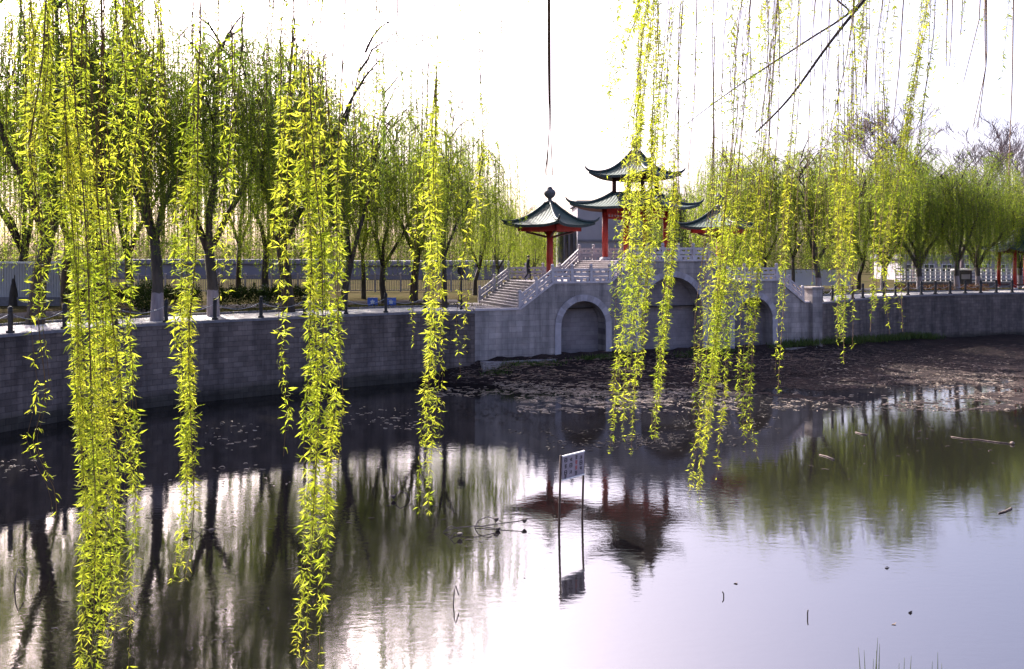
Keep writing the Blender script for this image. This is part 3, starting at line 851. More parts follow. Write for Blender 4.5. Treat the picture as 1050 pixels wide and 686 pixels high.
# ------------------------------------------------------------------ distant willows
def willow_meshes(seed, H, Rc, r0, leaf, strands=430, white=False, forks=4, lean=0.0, fork_h=0.2, low=0.16):
    rnd = random.Random(seed); nr = np.random.default_rng(seed)
    mb = MB()
    fh = H * fork_h
    r0 *= 0.8
    tp = [Vector((0, 0, -0.25)), Vector((0, 0, 0.0)), Vector((lean * 0.3, rnd.uniform(-.1, .1), fh * 0.5)), Vector((lean, rnd.uniform(-.15, .15), fh))]
    mb.tube(tp, [r0 * 1.5, r0 * 1.2, r0 * 0.95, r0 * 0.9], 9)
    anchors = []; tips = []
    for i in range(forks):
        az = 2 * math.pi * (i + rnd.uniform(-.3, .3)) / forks
        rad = Rc * rnd.uniform(0.3, 0.8); top = H * rnd.uniform(0.72, 0.93)
        e = Vector((lean + rad * math.cos(az), rad * math.sin(az), top))
        pts = []
        for k in range(8):
            t = k / 7
            q = tp[-1].lerp(e, t)
            q.x += rad * 0.18 * math.sin(math.pi * t) * math.cos(az) + rnd.uniform(-.15, .15) * (k > 0)
            q.y += rad * 0.18 * math.sin(math.pi * t) * math.sin(az) + rnd.uniform(-.15, .15) * (k > 0)
            q.z = fh + (top - fh) * t ** 0.85
            pts.append(q)
        pts[0] = tp[-1] - Vector((0, 0, 0.15))
        mb.tube(pts, [r0 * (0.62 * (1 - k / 7) ** 1.25 + 0.03) for k in range(8)], 6)
        for j in range(rnd.randint(7, 10)):
            t = rnd.uniform(0.28, 1.0); ii = min(int(t * 7), 6); s = pts[ii].lerp(pts[ii + 1], t * 7 - ii)
            a2 = az + rnd.uniform(-1.5, 1.5); ln = Rc * rnd.uniform(0.35, 0.75) * (1.15 - 0.5 * t)
            rise = ln * rnd.uniform(0.35, 0.9)
            bp = []
            for k in range(6):
                u = k / 5
                bp.append(s + Vector((math.cos(a2) * ln * u + rnd.uniform(-.08, .08), math.sin(a2) * ln * u + rnd.uniform(-.08, .08), rise * math.sin(u * 2.1))))
            mb.tube(bp, [r0 * (0.2 * (1 - k / 5) + 0.03) for k in range(6)], 5)
            anchors += [(bp[k], a2) for k in (2, 3, 4, 5)]
            for j2 in range(3):
                k0 = rnd.randint(1, 4); a3 = a2 + rnd.uniform(-1.3, 1.3); l2 = ln * rnd.uniform(.3, .6)
                cp = [bp[k0] + Vector((math.cos(a3) * l2 * u, math.sin(a3) * l2 * u, l2 * 0.7 * math.sin(u * 2.0))) for u in (0, .35, .7, 1)]
                mb.tube(cp, [r0 * .09, r0 * .07, r0 * .045, r0 * .02], 4)
                anchors += [(cp[k], a3) for k in (1, 2, 3)]
        tips.append((pts[-1], az)); tips.append((pts[-2], az)); tips += [(pts[-1], az + 2), (pts[-1], az - 2), (pts[-2], az + 2.5)]
    trunk = mb.mesh('willow_trunk', M['bark_white'] if white else M['bark'], smooth=True)
    lines, rads, lb, ld = [], [], [], []
    rnd.shuffle(anchors); anchors = tips + anchors[:max(60, strands // 6)]; strands = int(strands * 0.66)
    azs = [rnd.uniform(-1.0, 1.0) for _ in anchors]
    for i in range(strands):
        ai = rnd.randrange(len(anchors)); s, az = anchors[ai]
        az += azs[ai] + rnd.uniform(-.45, .45)
        out = rnd.uniform(0.3, 2.3)
        zlow = H * rnd.uniform(0.32, 0.66) if rnd.random() < 0.50 else H * rnd.uniform(low * 0.7, 0.36)
        ln = min(max(s.z - zlow, 1.2), rnd.uniform(3.0, 0.72 * H))
        k = max(4, int(ln / 0.5))
        t = np.linspace(0, 1, k)
        arc = np.minimum(t * ln / (0.7 + 0.7 * out), 1.0)
        sway = rnd.uniform(-.25, .25)
        x = s.x + math.cos(az) * out * np.sin(arc * 1.57) + sway * t
        y = s.y + math.sin(az) * out * np.sin(arc * 1.57) + rnd.uniform(-.25, .25) * t
        z = s.z + 0.35 * out * np.sin(arc * 3.0) - t * ln
        l = np.stack([x, y, z], 1); lines.append(l); rads.append(np.linspace(0.013, 0.006, k))
        nl = int(ln / rnd.choice((0.04, 0.05, 0.075))) 
        tt = nr.uniform(0.06, 1.0, nl) * (k - 1); i0 = np.minimum(tt.astype(int), k - 2); f = (tt - i0)[:, None]
        lb.append(l[i0] * (1 - f) + l[i0 + 1] * f + nr.normal(scale=0.015, size=(nl, 3)))
        dd = nr.normal(size=(nl, 3)) * np.array([0.75, 0.75, 0.3]); dd[:, 2] -= 0.75
        ld.append(dd)
    lb = np.concatenate(lb); ld = np.concatenate(ld)
    n = len(lb)
    v1, q1 = diamond_arrays(lb, ld, nr.uniform(0.11, 0.20, n), nr.uniform(0.024, 0.040, n))
    v2, q2 = ribbon_tubes(lines, rads)
    v, q, mi = join_np([(v1, q1, 0), (v2, q2, 1)])
    crown = np_mesh('willow_crown', v, q, [leaf, M['far_twig']], mi)
    return trunk, crown

VAR = {
    'big':    willow_meshes(11, 17.5, 6.0, 0.42, M['far_leaf_b'], 760, False, 5, 0.5, 0.22, low=0.17),
    'big2':   willow_meshes(12, 17.5, 5.8, 0.38, M['far_leaf_a'], 740, False, 4, -0.4, 0.24, low=0.17),
    'white':  willow_meshes(13, 16.0, 5.0, 0.30, M['far_leaf_a'], 700, True, 3, 0.2, 0.22, low=0.14),
    'white2': willow_meshes(14, 16.0, 5.2, 0.31, M['far_leaf_b'], 700, True, 4, -0.2, 0.19, low=0.14),
    'mid':    willow_meshes(15, 14.0, 5.2, 0.27, M['far_leaf_a'], 700, False, 4, 0.5, 0.2, low=0.15),
    'slim':   willow_meshes(16, 13.0, 4.0, 0.20, M['far_leaf_a'], 560, False, 3, 0.1, 0.26, low=0.14),
    'round':  willow_meshes(17, 11.0, 5.0, 0.30, M['far_leaf_b'], 860, True, 5, 0.0, 0.18, low=0.17),
    'round2': willow_meshes(18, 11.0, 4.6, 0.26, M['far_leaf_a'], 780, True, 4, 0.2, 0.22, low=0.17),
}
VH = {'big': 17.5, 'big2': 17.5, 'white': 16, 'white2': 16, 'mid': 14, 'slim': 13, 'round': 11, 'round2': 11}
PROTO = {}
def put_willow(kind, px, D, H, rz, label, group):
    loc = P(px, D, QZ - 0.03)
    if kind not in PROTO:
        t = empty('willow_tree', loc, label, 'tree', group, rz)
        t.scale = (H / VH[kind],) * 3
        link('trunk', VAR[kind][0], t); link('crown', VAR[kind][1], t)
        PROTO[kind] = t
        return t
    return copy_thing(PROTO[kind], loc, rz, H / VH[kind], label, group)

GL = 'willows along the left quay'; GB = 'willows in the park behind the left quay'; GR = 'willows along the right quay'; GM = 'willows behind the bridge'
for a in [
    ('big', 36, 41.5, 19.5, 0.3, 'thick dark willow at the far left edge of the quay', GL),
    ('big2', 103, 44.5, 19.5, 1.2, 'thick dark-trunked willow standing behind the densest near hanging branches at left', GL),
    ('white', 161, 43.8, 19.5, 2.1, 'straight willow with whitewashed trunk foot, left one of the whitewashed pair', GL),
    ('white2', 219, 47.0, 19.8, 0.5, 'forked willow with whitewashed trunk foot, right one of the whitewashed pair', GL),
    ('big', 296, 50.5, 18.5, 4.0, 'dark willow on the quay between the whitewashed pair and the leaning willow', GL),
    ('mid', 351, 51.8, 15.2, 0.0, 'dark willow leaning to the right at the quay edge, its limbs bare and fanned', GL),
    ('slim', 456, 54.5, 13.4, 2.5, 'slender willow nearest to the left end of the bridge', GL),
    ('big2', 66, 62, 18.5, 3.0, 'tall willow behind the grey hoarding, between the two thick dark quay trunks', GB),
    ('white2', 132, 59, 17.5, 2.0, 'willow behind the round shrub', GB),
    ('white', 272, 60, 17.5, 5.1, 'willow behind the right end of the hedge', GB),
    ('mid', 14, 57, 18.0, 1.0, 'tall willow behind the grey hoarding at far left', GB),
    ('slim', 244, 68, 17.0, 0.7, 'slim willow behind the middle of the hedge', GB),
    ('slim', 328, 68, 15.0, 1.5, 'slim willow in the park just left of the leaning quay willow', GB),
    ('slim', 373, 66, 14.0, 3.3, 'slim willow behind the left blue board', GB),
    ('mid', 394, 60.5, 13.6, 2.2, 'willow with forked trunk behind the right blue board', GB),
    ('big', 424, 63, 15.0, 5.5, 'dark broad willow in the park right of the blue boards', GB),
    ('mid', 487, 72, 12.0, 0.9, 'willow beyond the left stairs of the bridge', GM),
    ('round2', 512, 88, 9.2, 2.9, 'low willow far behind the stairs, left of the small pavilion', GM),
    ('round2', 548, 100, 8.6, 1.4, 'low distant willow seen under the roof of the left small pavilion', GM),
    ('round', 712, 92, 13.0, 0.4, 'broad willow behind the two-tiered pavilion, showing to its right', GM),
    ('mid', 752, 82, 12.5, 3.6, 'willow behind the right small pavilion', GM),
    ('round2', 783, 75.5, 13.4, 4.4, 'willow at the right end of the bridge', GR),
    ('slim', 813, 73.5, 12.6, 1.1, 'thin-trunked willow in front of the pale blue hoarding, left of two', GR),
    ('round2', 840, 71.5, 13.6, 2.6, 'willow behind the end pier of the bridge, right of two by the blue hoarding', GR),
    ('mid', 880, 83.5, 14.4, 0.2, 'willow behind the thick hanging branches right of the blue hoarding', GR),
    ('round', 906, 80.5, 13.6, 5.0, 'broad dull green willow left of the dark trunk on the right quay', GR),
    ('round', 943, 80.0, 12.8, 1.9, 'dark-trunked willow on the right quay in front of the white lattice fence', GR),
    ('round2', 982, 80.5, 13.2, 3.9, 'forked willow with spreading limbs on the right quay', GR),
    ('round', 1003, 84.5, 12.6, 0.8, 'willow with spreading limbs left of the red-pillared pavilion', GR),
    ('round', 1046, 88.5, 12.0, 2.4, 'willow behind the red-pillared pavilion at the right edge', GR),
    ('round2', 1085, 82.5, 10.6, 4.9, 'willow cut off by the right edge of the picture', GR),
]:
    put_willow(*a)

# bare trees behind the right willows
def bare_tree(seed, H, r0):
    rnd = random.Random(seed); mb = MB()
    def grow(p, d, ln, r, depth):
        pts = [p]; q = p
        for k in range(4):
            d = (d + Vector((rnd.uniform(-.16, .16), rnd.uniform(-.16, .16), rnd.uniform(-.02, .1)))).normalized()
            q = q + d * ln / 4; pts.append(q)
        mb.tube(pts, [max(r * (1 - 0.11 * k), 0.018) for k in range(5)], 6 if depth > 4 else 4 if depth > 1 else 3, cap=False)
        if depth == 0: return
        for i in range(rnd.choice((3, 3, 4)) if depth > 1 else 4):
            ax = Vector((rnd.gauss(0, 1), rnd.gauss(0, 1), rnd.gauss(0, .5))).normalized()
            nd = (d + ax * rnd.uniform(0.45, 0.8)).normalized(); nd.z = abs(nd.z) * 0.7 + 0.22
            grow(pts[rnd.choice((2, 3, 4, 4))], nd.normalized(), ln * rnd.uniform(0.62, 0.8), r * 0.55, depth - 1)
    grow(Vector((0, 0, -0.2)), Vector((0.05, 0, 1)), H * 0.3, r0, 6)
    return mb
for px, D, H, sd, lab in ((938, 104, 23.0, 3, 'tall leafless tree with purplish twigs above the right willows, left of two'),
                          (988, 108, 22.5, 8, 'tall leafless tree with purplish twigs above the right willows, right of two')):
    t = empty('bare_tree', P(px, D, QZ - 0.03), lab, 'tree', 'leafless trees behind the right quay')
    b = bare_tree(sd, H, 0.26); zmax = max(v[2] for v in b.v); k = H / zmax
    b.v = [(x * k, y * k, z * k) for x, y, z in b.v]
    b.build('branches', M['bare_twig'], t)

# far wood beyond the park, one mass
def leaf_blob(boxes, n, L, W, mat, name, rnd_seed=1):
    nr = np.random.default_rng(rnd_seed); B = []; Dd = []
    for (c, s) in boxes:
        u = norm(nr.normal(size=(n, 3))) * (nr.uniform(0.55, 1.0, (n, 1)))
        B.append(np.array(c) + u * np.array(s)); Dd.append(u * 0.7 + nr.normal(size=(n, 3)) * 0.6)
    B = np.concatenate(B); Dd = np.concatenate(Dd); k = len(B)
    v, q = leaf_arrays(B, Dd, nr.uniform(L * 0.6, L * 1.2, k), nr.uniform(W * 0.6, W * 1.2, k))
    return np_mesh(name, v, q, mat)
rw = random.Random(21); bx = []
for px in range(-150, 1220, 26):
    D = rw.uniform(150, 185); h = rw.uniform(3.0, 5.2)
    p = P(px + rw.uniform(-8, 8), D, QZ + h * 0.8); bx.append(((p.x, p.y, p.z), (rw.uniform(3, 5.5), 3.5, h)))
M['wood_leaf'] = leaf_mat('far_wood_leaf', (0.05, 0.06, 0.022), (0.085, 0.10, 0.03), (0.13, 0.14, 0.04), trans=0.45, gloss=0.0)
me = leaf_blob(bx, 1500, 0.5, 0.26, M['wood_leaf'], 'far_wood', 5)
o = link('far_wood', me); tag(o, 'distant band of pale green woodland beyond the park', 'trees', kind='stuff')

# ------------------------------------------------------------------ park furniture behind the left quay
def hedge(px0, px1, D0, D1, h, label):
    a = P(px0, D0, 0); b = P(px1, D1, 0); nr = np.random.default_rng(int(px0) + 3); n = int((b - a).length * 1500)
    t = nr.uniform(0, 1, n)[:, None]; c = np.array(a)[None] * (1 - t) + np.array(b)[None] * t
    ang = nr.uniform(0, math.pi, n); rr = nr.uniform(0.75, 1.05, n)
    dirv = np.array((b - a).normalized()); side = np.array([-dirv[1], dirv[0], 0])
    bump = 1 + 0.10 * np.sin(t[:, 0] * 60) + 0.06 * np.sin(t[:, 0] * 143)
    pos = c + side[None] * (np.cos(ang) * 0.75 * rr)[:, None] + np.array([0, 0, 1])[None] * (np.abs(np.sin(ang)) ** 0.45 * h * rr * bump * nr.uniform(.35, 1, n) ** 0.4)[:, None]
    pos[:, 2] += QZ - 0.03
    v, q = leaf_arrays(pos - np.array(a)[None], nr.normal(size=(n, 3)) + np.array([0, 0, .5]), nr.uniform(.07, .15, n), nr.uniform(.05, .09, n))
    o = link('hedge', np_mesh('hedge', v, q, M['hedge_leaf'])); o.location = a
    return tag(o, label, 'hedge', 'clipped hedges behind the left quay')
hedge(70, 205, 53, 53.5, 1.5, 'dark clipped hedge behind the whitewashed trunks, left length')
hedge(212, 318, 53.5, 56, 1.5, 'dark clipped hedge at left, length right of the whitewashed trunks')
sh = empty('round_shrub', P(150, 49, QZ - 0.03), 'dark round shrub beside the left whitewashed trunk', 'shrub')
link('foliage', leaf_blob([((0, 0, 1.1), (0.85, 0.8, 0.95))], 2600, 0.13, 0.06, M['hedge_leaf'], 'shrub_foliage', 9), sh)
mb = MB(); mb.tube([(0, 0, 0), (0.03, 0, 0.8)], [0.06, 0.04], 6); mb.build('stem', M['bark'], sh)

# grey sheet hoarding, far left
hd = empty('sheet_hoarding', P(-70, 57, QZ - 0.03), 'grey corrugated metal hoarding with a white top rail at far left', 'fence')
hx = (62 + 70) / F * 57
mb = MB()
for i in range(int(hx / 0.18)):
    x = i * 0.18
    mb.box((x + 0.045, 0, 1.75), (0.09, 0.04, 2.3)); mb.box((x + 0.135, 0.03, 1.75), (0.09, 0.04, 2.3))
mb.build('sheet_panel', M['hoarding'], hd)
mb = MB(); mb.box((hx / 2, -0.02, 2.98), (hx + 0.1, 0.16, 0.14)); mb.build('top_rail', M['white_paint'], hd)
mb = MB(); mb.box((hx / 2, 0.02, 0.3), (hx, 0.2, 0.6)); mb.build('base', M['stone_dark'], hd)

# railing far behind the trees
def picket_fence(px0, px1, D0, D1, h, mat, label, gap=0.16, bar=0.05, post=2.4):
    a = P(px0, D0, QZ - 0.03); b = P(px1, D1, QZ - 0.03); L = (b - a).length
    t = empty('railing_fence', a, label, 'fence', rz=math.atan2(b.y - a.y, b.x - a.x))
    mb = MB(); n = int(L / gap)
    for i in range(n): mb.box((i * gap + gap / 2, 0, h * 0.52), (bar, bar * .7, h * 0.84))
    mb.build('bars', mat, t)
    mb = MB(); mb.box((L / 2, 0, h * 0.9), (L, 0.07, 0.08)); mb.box((L / 2, 0, 0.15), (L, 0.07, 0.08)); mb.build('rails', mat, t)
    k = int(L / post)
    for i in range(min(k + 1, 60)):
        mb = MB(); mb.box((i * post, -0.01, h / 2), (0.14, 0.14, h)); mb.box((i * post, -0.01, h + 0.03), (0.2, 0.2, 0.06)); mb.build('post', M['render_wall'], t)
    return t
picket_fence(86, 515, 76, 80, 1.75, M['grey_render'], 'pale railing fence running across the park behind the left willows')
# low pale building beyond it
def hall(px0, px1, D, h, label, nwin, depth=9, roof=0.5, wm='render_wall'):
    a = P(px0, D, QZ - 0.05); w = (px1 - px0) / F * D
    t = empty('park_building', (a.x + w / 2, D, QZ - 0.05), label, 'building')
    mb = MB(); mb.box((0, depth / 2, h / 2), (w, depth, h)); mb.build('wall', M[wm], t)
    mb = MB(); mb.box((0, depth / 2, h + roof / 2), (w + 0.8, depth + 0.8, roof)); mb.box((0, depth / 2, h + roof + 0.1), (w + 0.3, depth + 0.3, 0.2)); mb.build('roof', M['grey_render'], t, bevel=0.05)
    for i in range(nwin):
        x = -w / 2 + w * (i + 0.5) / nwin
        ww, wh = w / nwin * 0.55, h * 0.42
        mb = MB(); mb.box((x, -0.02, h * 0.56), (ww, 0.06, wh)); f = mb.build('window', M['glass_dark'], t)
        mb = MB()
        for dx in (-ww / 2, 0, ww / 2): mb.box((x + dx, -0.05, h * 0.56), (0.09, 0.08, wh + 0.1))
        for dz in (-wh / 2, wh / 2): mb.box((x, -0.052, h * 0.56 + dz), (ww, 0.08, 0.09))
        mb.build('window_frame', M['white_paint'], f)
    return t
hall(95, 330, 124, 2.2, 'long low grey building far behind the left willows', 0, wm='grey_render')
hall(345, 520, 120, 2.0, 'low grey building far behind the blue boards', 0, wm='grey_render')

# grey hall behind the pavilions
gh = empty('park_building', P(648, 96, QZ - 0.05), 'big plain grey-lavender hall behind the two-tiered pavilion', 'building')
mb = MB(); mb.box((0, 4.5, 4.7), (12.6, 9, 9.4)); mb.build('wall', M['render_wall'], gh)
mb = MB(); mb.box((0, 4.5, 9.5), (13.2, 9.6, 0.28)); mb.box((0, 4.5, 9.75), (12.9, 9.3, 0.22)); mb.build('cornice', M['grey_render'], gh)
mb = MB(); mb.box((0, -0.06, 5.2), (12.6, 0.12, 0.25)); mb.build('string_course', M['grey_render'], gh)
wing = empty('park_building', P(581, 99, QZ - 0.05), 'narrow grey wing with tall openings left of the big grey hall', 'building')
mb = MB()
for x in (-0.9, -0.3, 0.3, 0.9): mb.box((x, 0, 3.4), (0.22, 0.3, 6.8))
mb.box((0, 2.6, 3.4), (2.0, 4.6, 6.8)); mb.build('wall', M['grey_render'], wing)
mb = MB(); mb.box((0, 2, 6.95), (2.7, 5.2, 0.3)); mb.box((0, 2, 7.3), (1.7, 4, 0.4)); mb.build('roof', M['grey_render'], wing)
for x in (-0.6, 0, 0.6):
    mb = MB(); mb.box((x, 0.27, 3.6), (0.36, 0.05, 5.6)); mb.build('window', M['glass_dark'], wing)

# blue boards with a white flower mark
bb = None
for px, lab in ((382, 'small blue board with white star mark behind the quay, left of two'), (401, 'small blue board with white star mark behind the quay, right of two')):
    p = PY(px, 316.5, 55.5); 
    t = empty('blue_board', (p.x, p.y, QZ - 0.03), lab, 'sign', 'blue boards behind the left quay')
    mb = MB(); mb.box((0, 0, 0.36), (0.68, 0.04, 0.56)); f = mb.build('board', M['blue_sign'], t)
    mb = MB()
    for k in range(5):
        a = math.pi / 2 + k * 2 * math.pi / 5
        mb.box((0.10 * math.cos(a), -0.024, 0.36 + 0.10 * math.sin(a)), (0.09, 0.008, 0.09))
    mb.box((0, -0.026, 0.36), (0.1, 0.008, 0.1)); mb.build('star_mark', M['white_paint'], f)
    for s in (-1, 1):
        mb = MB(); mb.box((s * 0.28, 0.03, 0.2), (0.04, 0.04, 0.44)); mb.build('leg', M['grey_metal'], t)

# pale lamp posts and a black lantern by the stairs
lp = empty('lamp_post', P(155.5, 56, QZ), 'tall pale lamp post between the shrub and the left whitewashed willow', 'street lamp')
mb = MB(); mb.tube([(0, 0, 0), (0, 0, 6.6)], [0.075, 0.05], 8); mb.build('pole', M['grey_metal'], lp, smooth=True)
mb = MB(); mb.tube([(0, 0, 6.5), (0.25, 0, 6.9), (0.8, 0, 7.0)], 0.035, 6); mb.build('arm', M['grey_metal'], lp, smooth=True)
mb = MB(); mb.box((0.95, 0, 6.96), (0.5, 0.18, 0.1)); mb.build('lamp_head', M['grey_metal'], lp, bevel=0.03)
rl = empty('lamp_post', P(929, 84, QZ - 0.03), 'street lamp with a curved arm rising among the right willows', 'street lamp')
mb = MB(); mb.tube([(0, 0, 0), (0, 0, 6.9)], [0.09, 0.06], 8); mb.build('pole', M['grey_metal'], rl, smooth=True)
mb = MB(); mb.tube([(0, 0, 6.8), (0.5, -0.1, 7.15), (1.8, -0.3, 7.55), (2.9, -0.5, 7.75)], 0.05, 6); mb.build('arm', M['white_paint'], rl, smooth=True)
mb = MB(); mb.hexa([(2.8, -0.64, 7.70), (3.9, -0.74, 7.5), (3.9, -0.5, 7.5), (2.8, -0.4, 7.70)], [(2.8, -0.6, 7.88), (3.9, -0.7, 7.6), (3.9, -0.54, 7.6), (2.8, -0.44, 7.88)]); mb.build('lamp_head', M['white_paint'], rl)
ln = empty('lantern_post', P(473, 52.8, QZ), 'short post with a round black lamp at the foot of the bridge stairs', 'lamp')
mb = MB(); mb.lathe([(0.11, 0), (0.11, 0.1), (0.05, 0.16), (0.045, 2.2)], (0, 0, 0), 10); mb.build('pole', M['black_metal'], ln)
mb = MB(); mb.lathe([(0.06, 2.18), (0.22, 2.28), (0.27, 2.45), (0.22, 2.64), (0.30, 2.68), (0.05, 2.82)], (0, 0, 0), 12); mb.build('lamp_head', M['black_metal'], ln)

# ------------------------------------------------------------------ bollards and chains
def along(line, step, start=0.0):
    L = start; acc = 0.0; out = []
    for a, b in zip(line[:-1], line[1:]):
        d = (b - a).length
        while L <= acc + d:
            out.append(a.lerp(b, (L - acc) / d)); L += step
        acc += d
    return out
def bollard_row(pts, label, group, chain_label, chain_group):
    proto = None
    for p in pts:
        loc = (p.x, p.y, QZ)
        if proto is None:
            proto = empty('bollard', loc, label, 'bollard', group)
            mb = MB(); mb.box((0, 0, 0.05), (0.26, 0.26, 0.1)); mb.box((0, 0, 0.5), (0.16, 0.16, 0.9)); mb.build('post', M['black_metal'], proto, bevel=0.012)
            mb = MB(); mb.lathe([(0.10, 0.95), (0.12, 0.98), (0.10, 1.04), (0.11, 1.10), (0.06, 1.18)], (0, 0, 0), 10); mb.build('cap', M['black_metal'], proto)
        else:
            copy_thing(proto, loc, 0, 1, label, group)
    for a, b in zip(pts[:-1], pts[1:]):
        if (b - a).length > 4: continue
        mb = MB(); k = 12; L = (b - a).length - 0.16
        d = (b - a).normalized()
        pl = [(d.x * (0.08 + L * i / k), d.y * (0.08 + L * i / k), 0.82 - 0.30 * (1 - (2 * i / k - 1) ** 2)) for i in range(k + 1)]
        mb.tube(pl, 0.018, 5)
        o = mb.build('chain', M['grey_metal']); o.location = (a.x, a.y, QZ)
        tag(o, chain_label, 'chain', chain_group)
bl = [p for p in along(offset_line(WL, 0.28), 2.5, 0.6) if p.y > 30 and p.x < -3.2]
bollard_row(bl, 'black iron bollard on the coping of the left quay', 'bollards on the left quay', 'sagging chain between two bollards on the left quay', 'chains on the left quay')
br_ = [p for p in along(offset_line(WR, 0.28), 1.9, 1.6) if p.x < 52]
bollard_row(br_, 'black iron bollard on the coping of the right quay', 'bollards on the right quay', 'sagging chain between two bollards on the right quay', 'chains on the right quay')

# ------------------------------------------------------------------ right-hand background
bh = empty('sheet_hoarding', P(796, 87, QZ - 0.03), 'pale blue sheet hoarding behind the right end of the bridge', 'fence')
bw = (872 - 796) / F * 87
mb = MB(); mb.box((bw / 2, 0, 1.15), (bw, 0.06, 1.7)); mb.build('sheet_panel', M['blue_hoarding'], bh)
mb = MB(); mb.box((bw / 2, -0.02, 2.03), (bw + 0.1, 0.12, 0.07)); mb.build('top_rail', M['grey_render'], bh)
for i in range(6):
    mb = MB(); mb.box((bw * i / 5, 0.06, 1.0), (0.1, 0.1, 2.0)); mb.build('post', M['grey_metal'], bh)
lf = empty('lattice_fence', P(918, 90, QZ - 0.03), 'white lattice fence behind the right willows', 'fence')
fw = (1075 - 918) / F * 90
mb = MB()
for i in range(int(fw / 0.55)): mb.box((i * 0.55, 0, 1.3), (0.10, 0.07, 1.5))
for z in (0.6, 0.95, 1.35, 1.7, 2.05): mb.box((fw / 2, 0.002, z), (fw, 0.06, 0.13))
mb.build('lattice', M['white_paint'], lf)
mb = MB(); mb.box((fw / 2, 0, 0.28), (fw, 0.24, 0.56)); mb.build('base', M['stone_dark'], lf)
hall(925, 1090, 116, 2.9, 'long low pale building far behind the right willows', 9)
kk = empty('ticket_kiosk', P(987, 87, QZ - 0.03), 'small dark green booth behind the forked willow on the right quay', 'booth')
mb = MB(); mb.box((0, 0, 0.95), (1.3, 1.2, 1.9)); mb.build('wall', M['glass_dark'], kk)
mb = MB(); mb.box((0, 0, 1.98), (1.6, 1.5, 0.14)); mb.build('roof', M['white_paint'], kk)
mb = MB(); mb.box((0, -0.62, 1.25), (0.9, 0.04, 0.5)); mb.build('window', M['hoarding'], kk)
nr = np.random.default_rng(31)
for px0, px1, lab in ((925, 965, 'low reddish shrubs at the foot of the right quay willows, left patch'), (968, 1012, 'low reddish shrubs at the foot of the right quay willows, right patch')):
    bx = []
    for px in np.arange(px0, px1, 6):
        p = P(px, 80.5, QZ + 0.25); bx.append(((p.x, p.y, p.z), (0.45, 0.4, 0.4)))
    M.setdefault('red_leaf', leaf_mat('red_shrub_leaf', (0.14, 0.05, 0.03), (0.20, 0.09, 0.04), (0.12, 0.10, 0.03), trans=0.3))
    o = link('shrub_bed', leaf_blob(bx, 260, 0.14, 0.08, M['red_leaf'], 'shrub_bed', int(px0))); tag(o, lab, 'shrubs', kind='stuff')

# red-pillared pavilion at the right edge
rp = empty('red_pavilion', P(1046, 84, QZ - 0.02), 'red-pillared garden pavilion cut by the right edge of the picture', 'pavilion')
pw = 2.25
for sx in (-1, 1):
    for sy in (-1, 1):
        mb = MB(); mb.lathe([(0.17, 0.2), (0.165, 4.0)], (sx * 1.35 + 0.0, sy * 1.35, 0), 12); c = mb.build('column', M['lacquer'], rp, smooth=True)
        mb = MB(); mb.lathe([(0.30, 0), (0.30, 0.12), (0.2, 0.24)], (sx * 1.35, sy * 1.35, 0), 12); mb.build('column_base', M['pale_stone'], c)
mb = MB()
for s in (-1, 1):
    mb.box((0, s * 1.35, 3.85), (3.0, 0.14, 0.3)); mb.box((s * 1.35, 0, 3.85), (0.14, 3.0, 0.296)); mb.box((0, s * 1.35, 0.5), (2.4, 0.3, 0.08)); 
mb.build('eaves_beam', M['lacquer_dark'], rp)
roof_part('roof', rp, 0.25, 3.3, 6.2, 4.0, 0.35, phi0=math.pi / 4)
finial(rp, 6.1, 0.7)

# ------------------------------------------------------------------ the person at the top of the stairs
def skin_mesh(joints, edges, mats, mat_fn, name):
    me = bpy.data.meshes.new(name); me.from_pydata([j[0] for j in joints], edges, [])
    o = bpy.data.objects.new(name, me); COL.objects.link(o)
    sk = o.modifiers.new('skin', 'SKIN'); sk.use_smooth_shade = True
    sv = me.skin_vertices[0].data
    for i, j in enumerate(joints):
        r = j[1]; sv[i].radius = (r, r) if not hasattr(r, '__len__') else r
        sv[i].use_root = (i == 0)
    ss = o.modifiers.new('sub', 'SUBSURF'); ss.levels = 1; ss.render_levels = 1
    dg = bpy.context.evaluated_depsgraph_get()
    m2 = bpy.data.meshes.new_from_object(o.evaluated_get(dg))
    bpy.data.objects.remove(o)
    m2.name = name
    m2.materials.clear()
    for m in mats: m2.materials.append(m)
    for f in m2.polygons: f.material_index = mat_fn(f.center); f.use_smooth = True
    return m2
# walking to the right (+x), z up, 1.68 m tall
J = [((0, 0, 0.92), (0.13, 0.16)),                                   # pelvis
     ((0.0, 0, 1.12), (0.12, 0.16)), ((0.01, 0, 1.34), (0.12, 0.19)), ((0.03, 0, 1.46), (0.055, 0.06)),   # waist, chest, neck
     ((0.05, 0, 1.52), (0.065, 0.065)), ((0.055, 0, 1.60), (0.09, 0.075)), ((0.05, 0, 1.665), (0.06, 0.055)),   # jaw, head, crown
     ((0.0, -0.09, 0.86), 0.095), ((0.14, -0.10, 0.50), 0.065), ((0.12, -0.10, 0.09), 0.045), ((0.27, -0.11, 0.04), 0.04),    # near leg forward
     ((0.0, 0.09, 0.86), 0.095), ((0.02, 0.10, 0.48), 0.065), ((-0.24, 0.10, 0.13), 0.045), ((-0.12, 0.11, 0.035), 0.038),    # far leg back
     ((0.01, -0.20, 1.38), 0.065), ((-0.08, -0.25, 1.10), 0.05), ((0.02, -0.25, 0.88), 0.038), ((0.06, -0.245, 0.80), 0.035),
     ((0.01, 0.20, 1.38), 0.065), ((0.02, 0.25, 1.10), 0.05), ((0.16, 0.24, 0.92), 0.038), ((0.21, 0.235, 0.86), 0.035)]
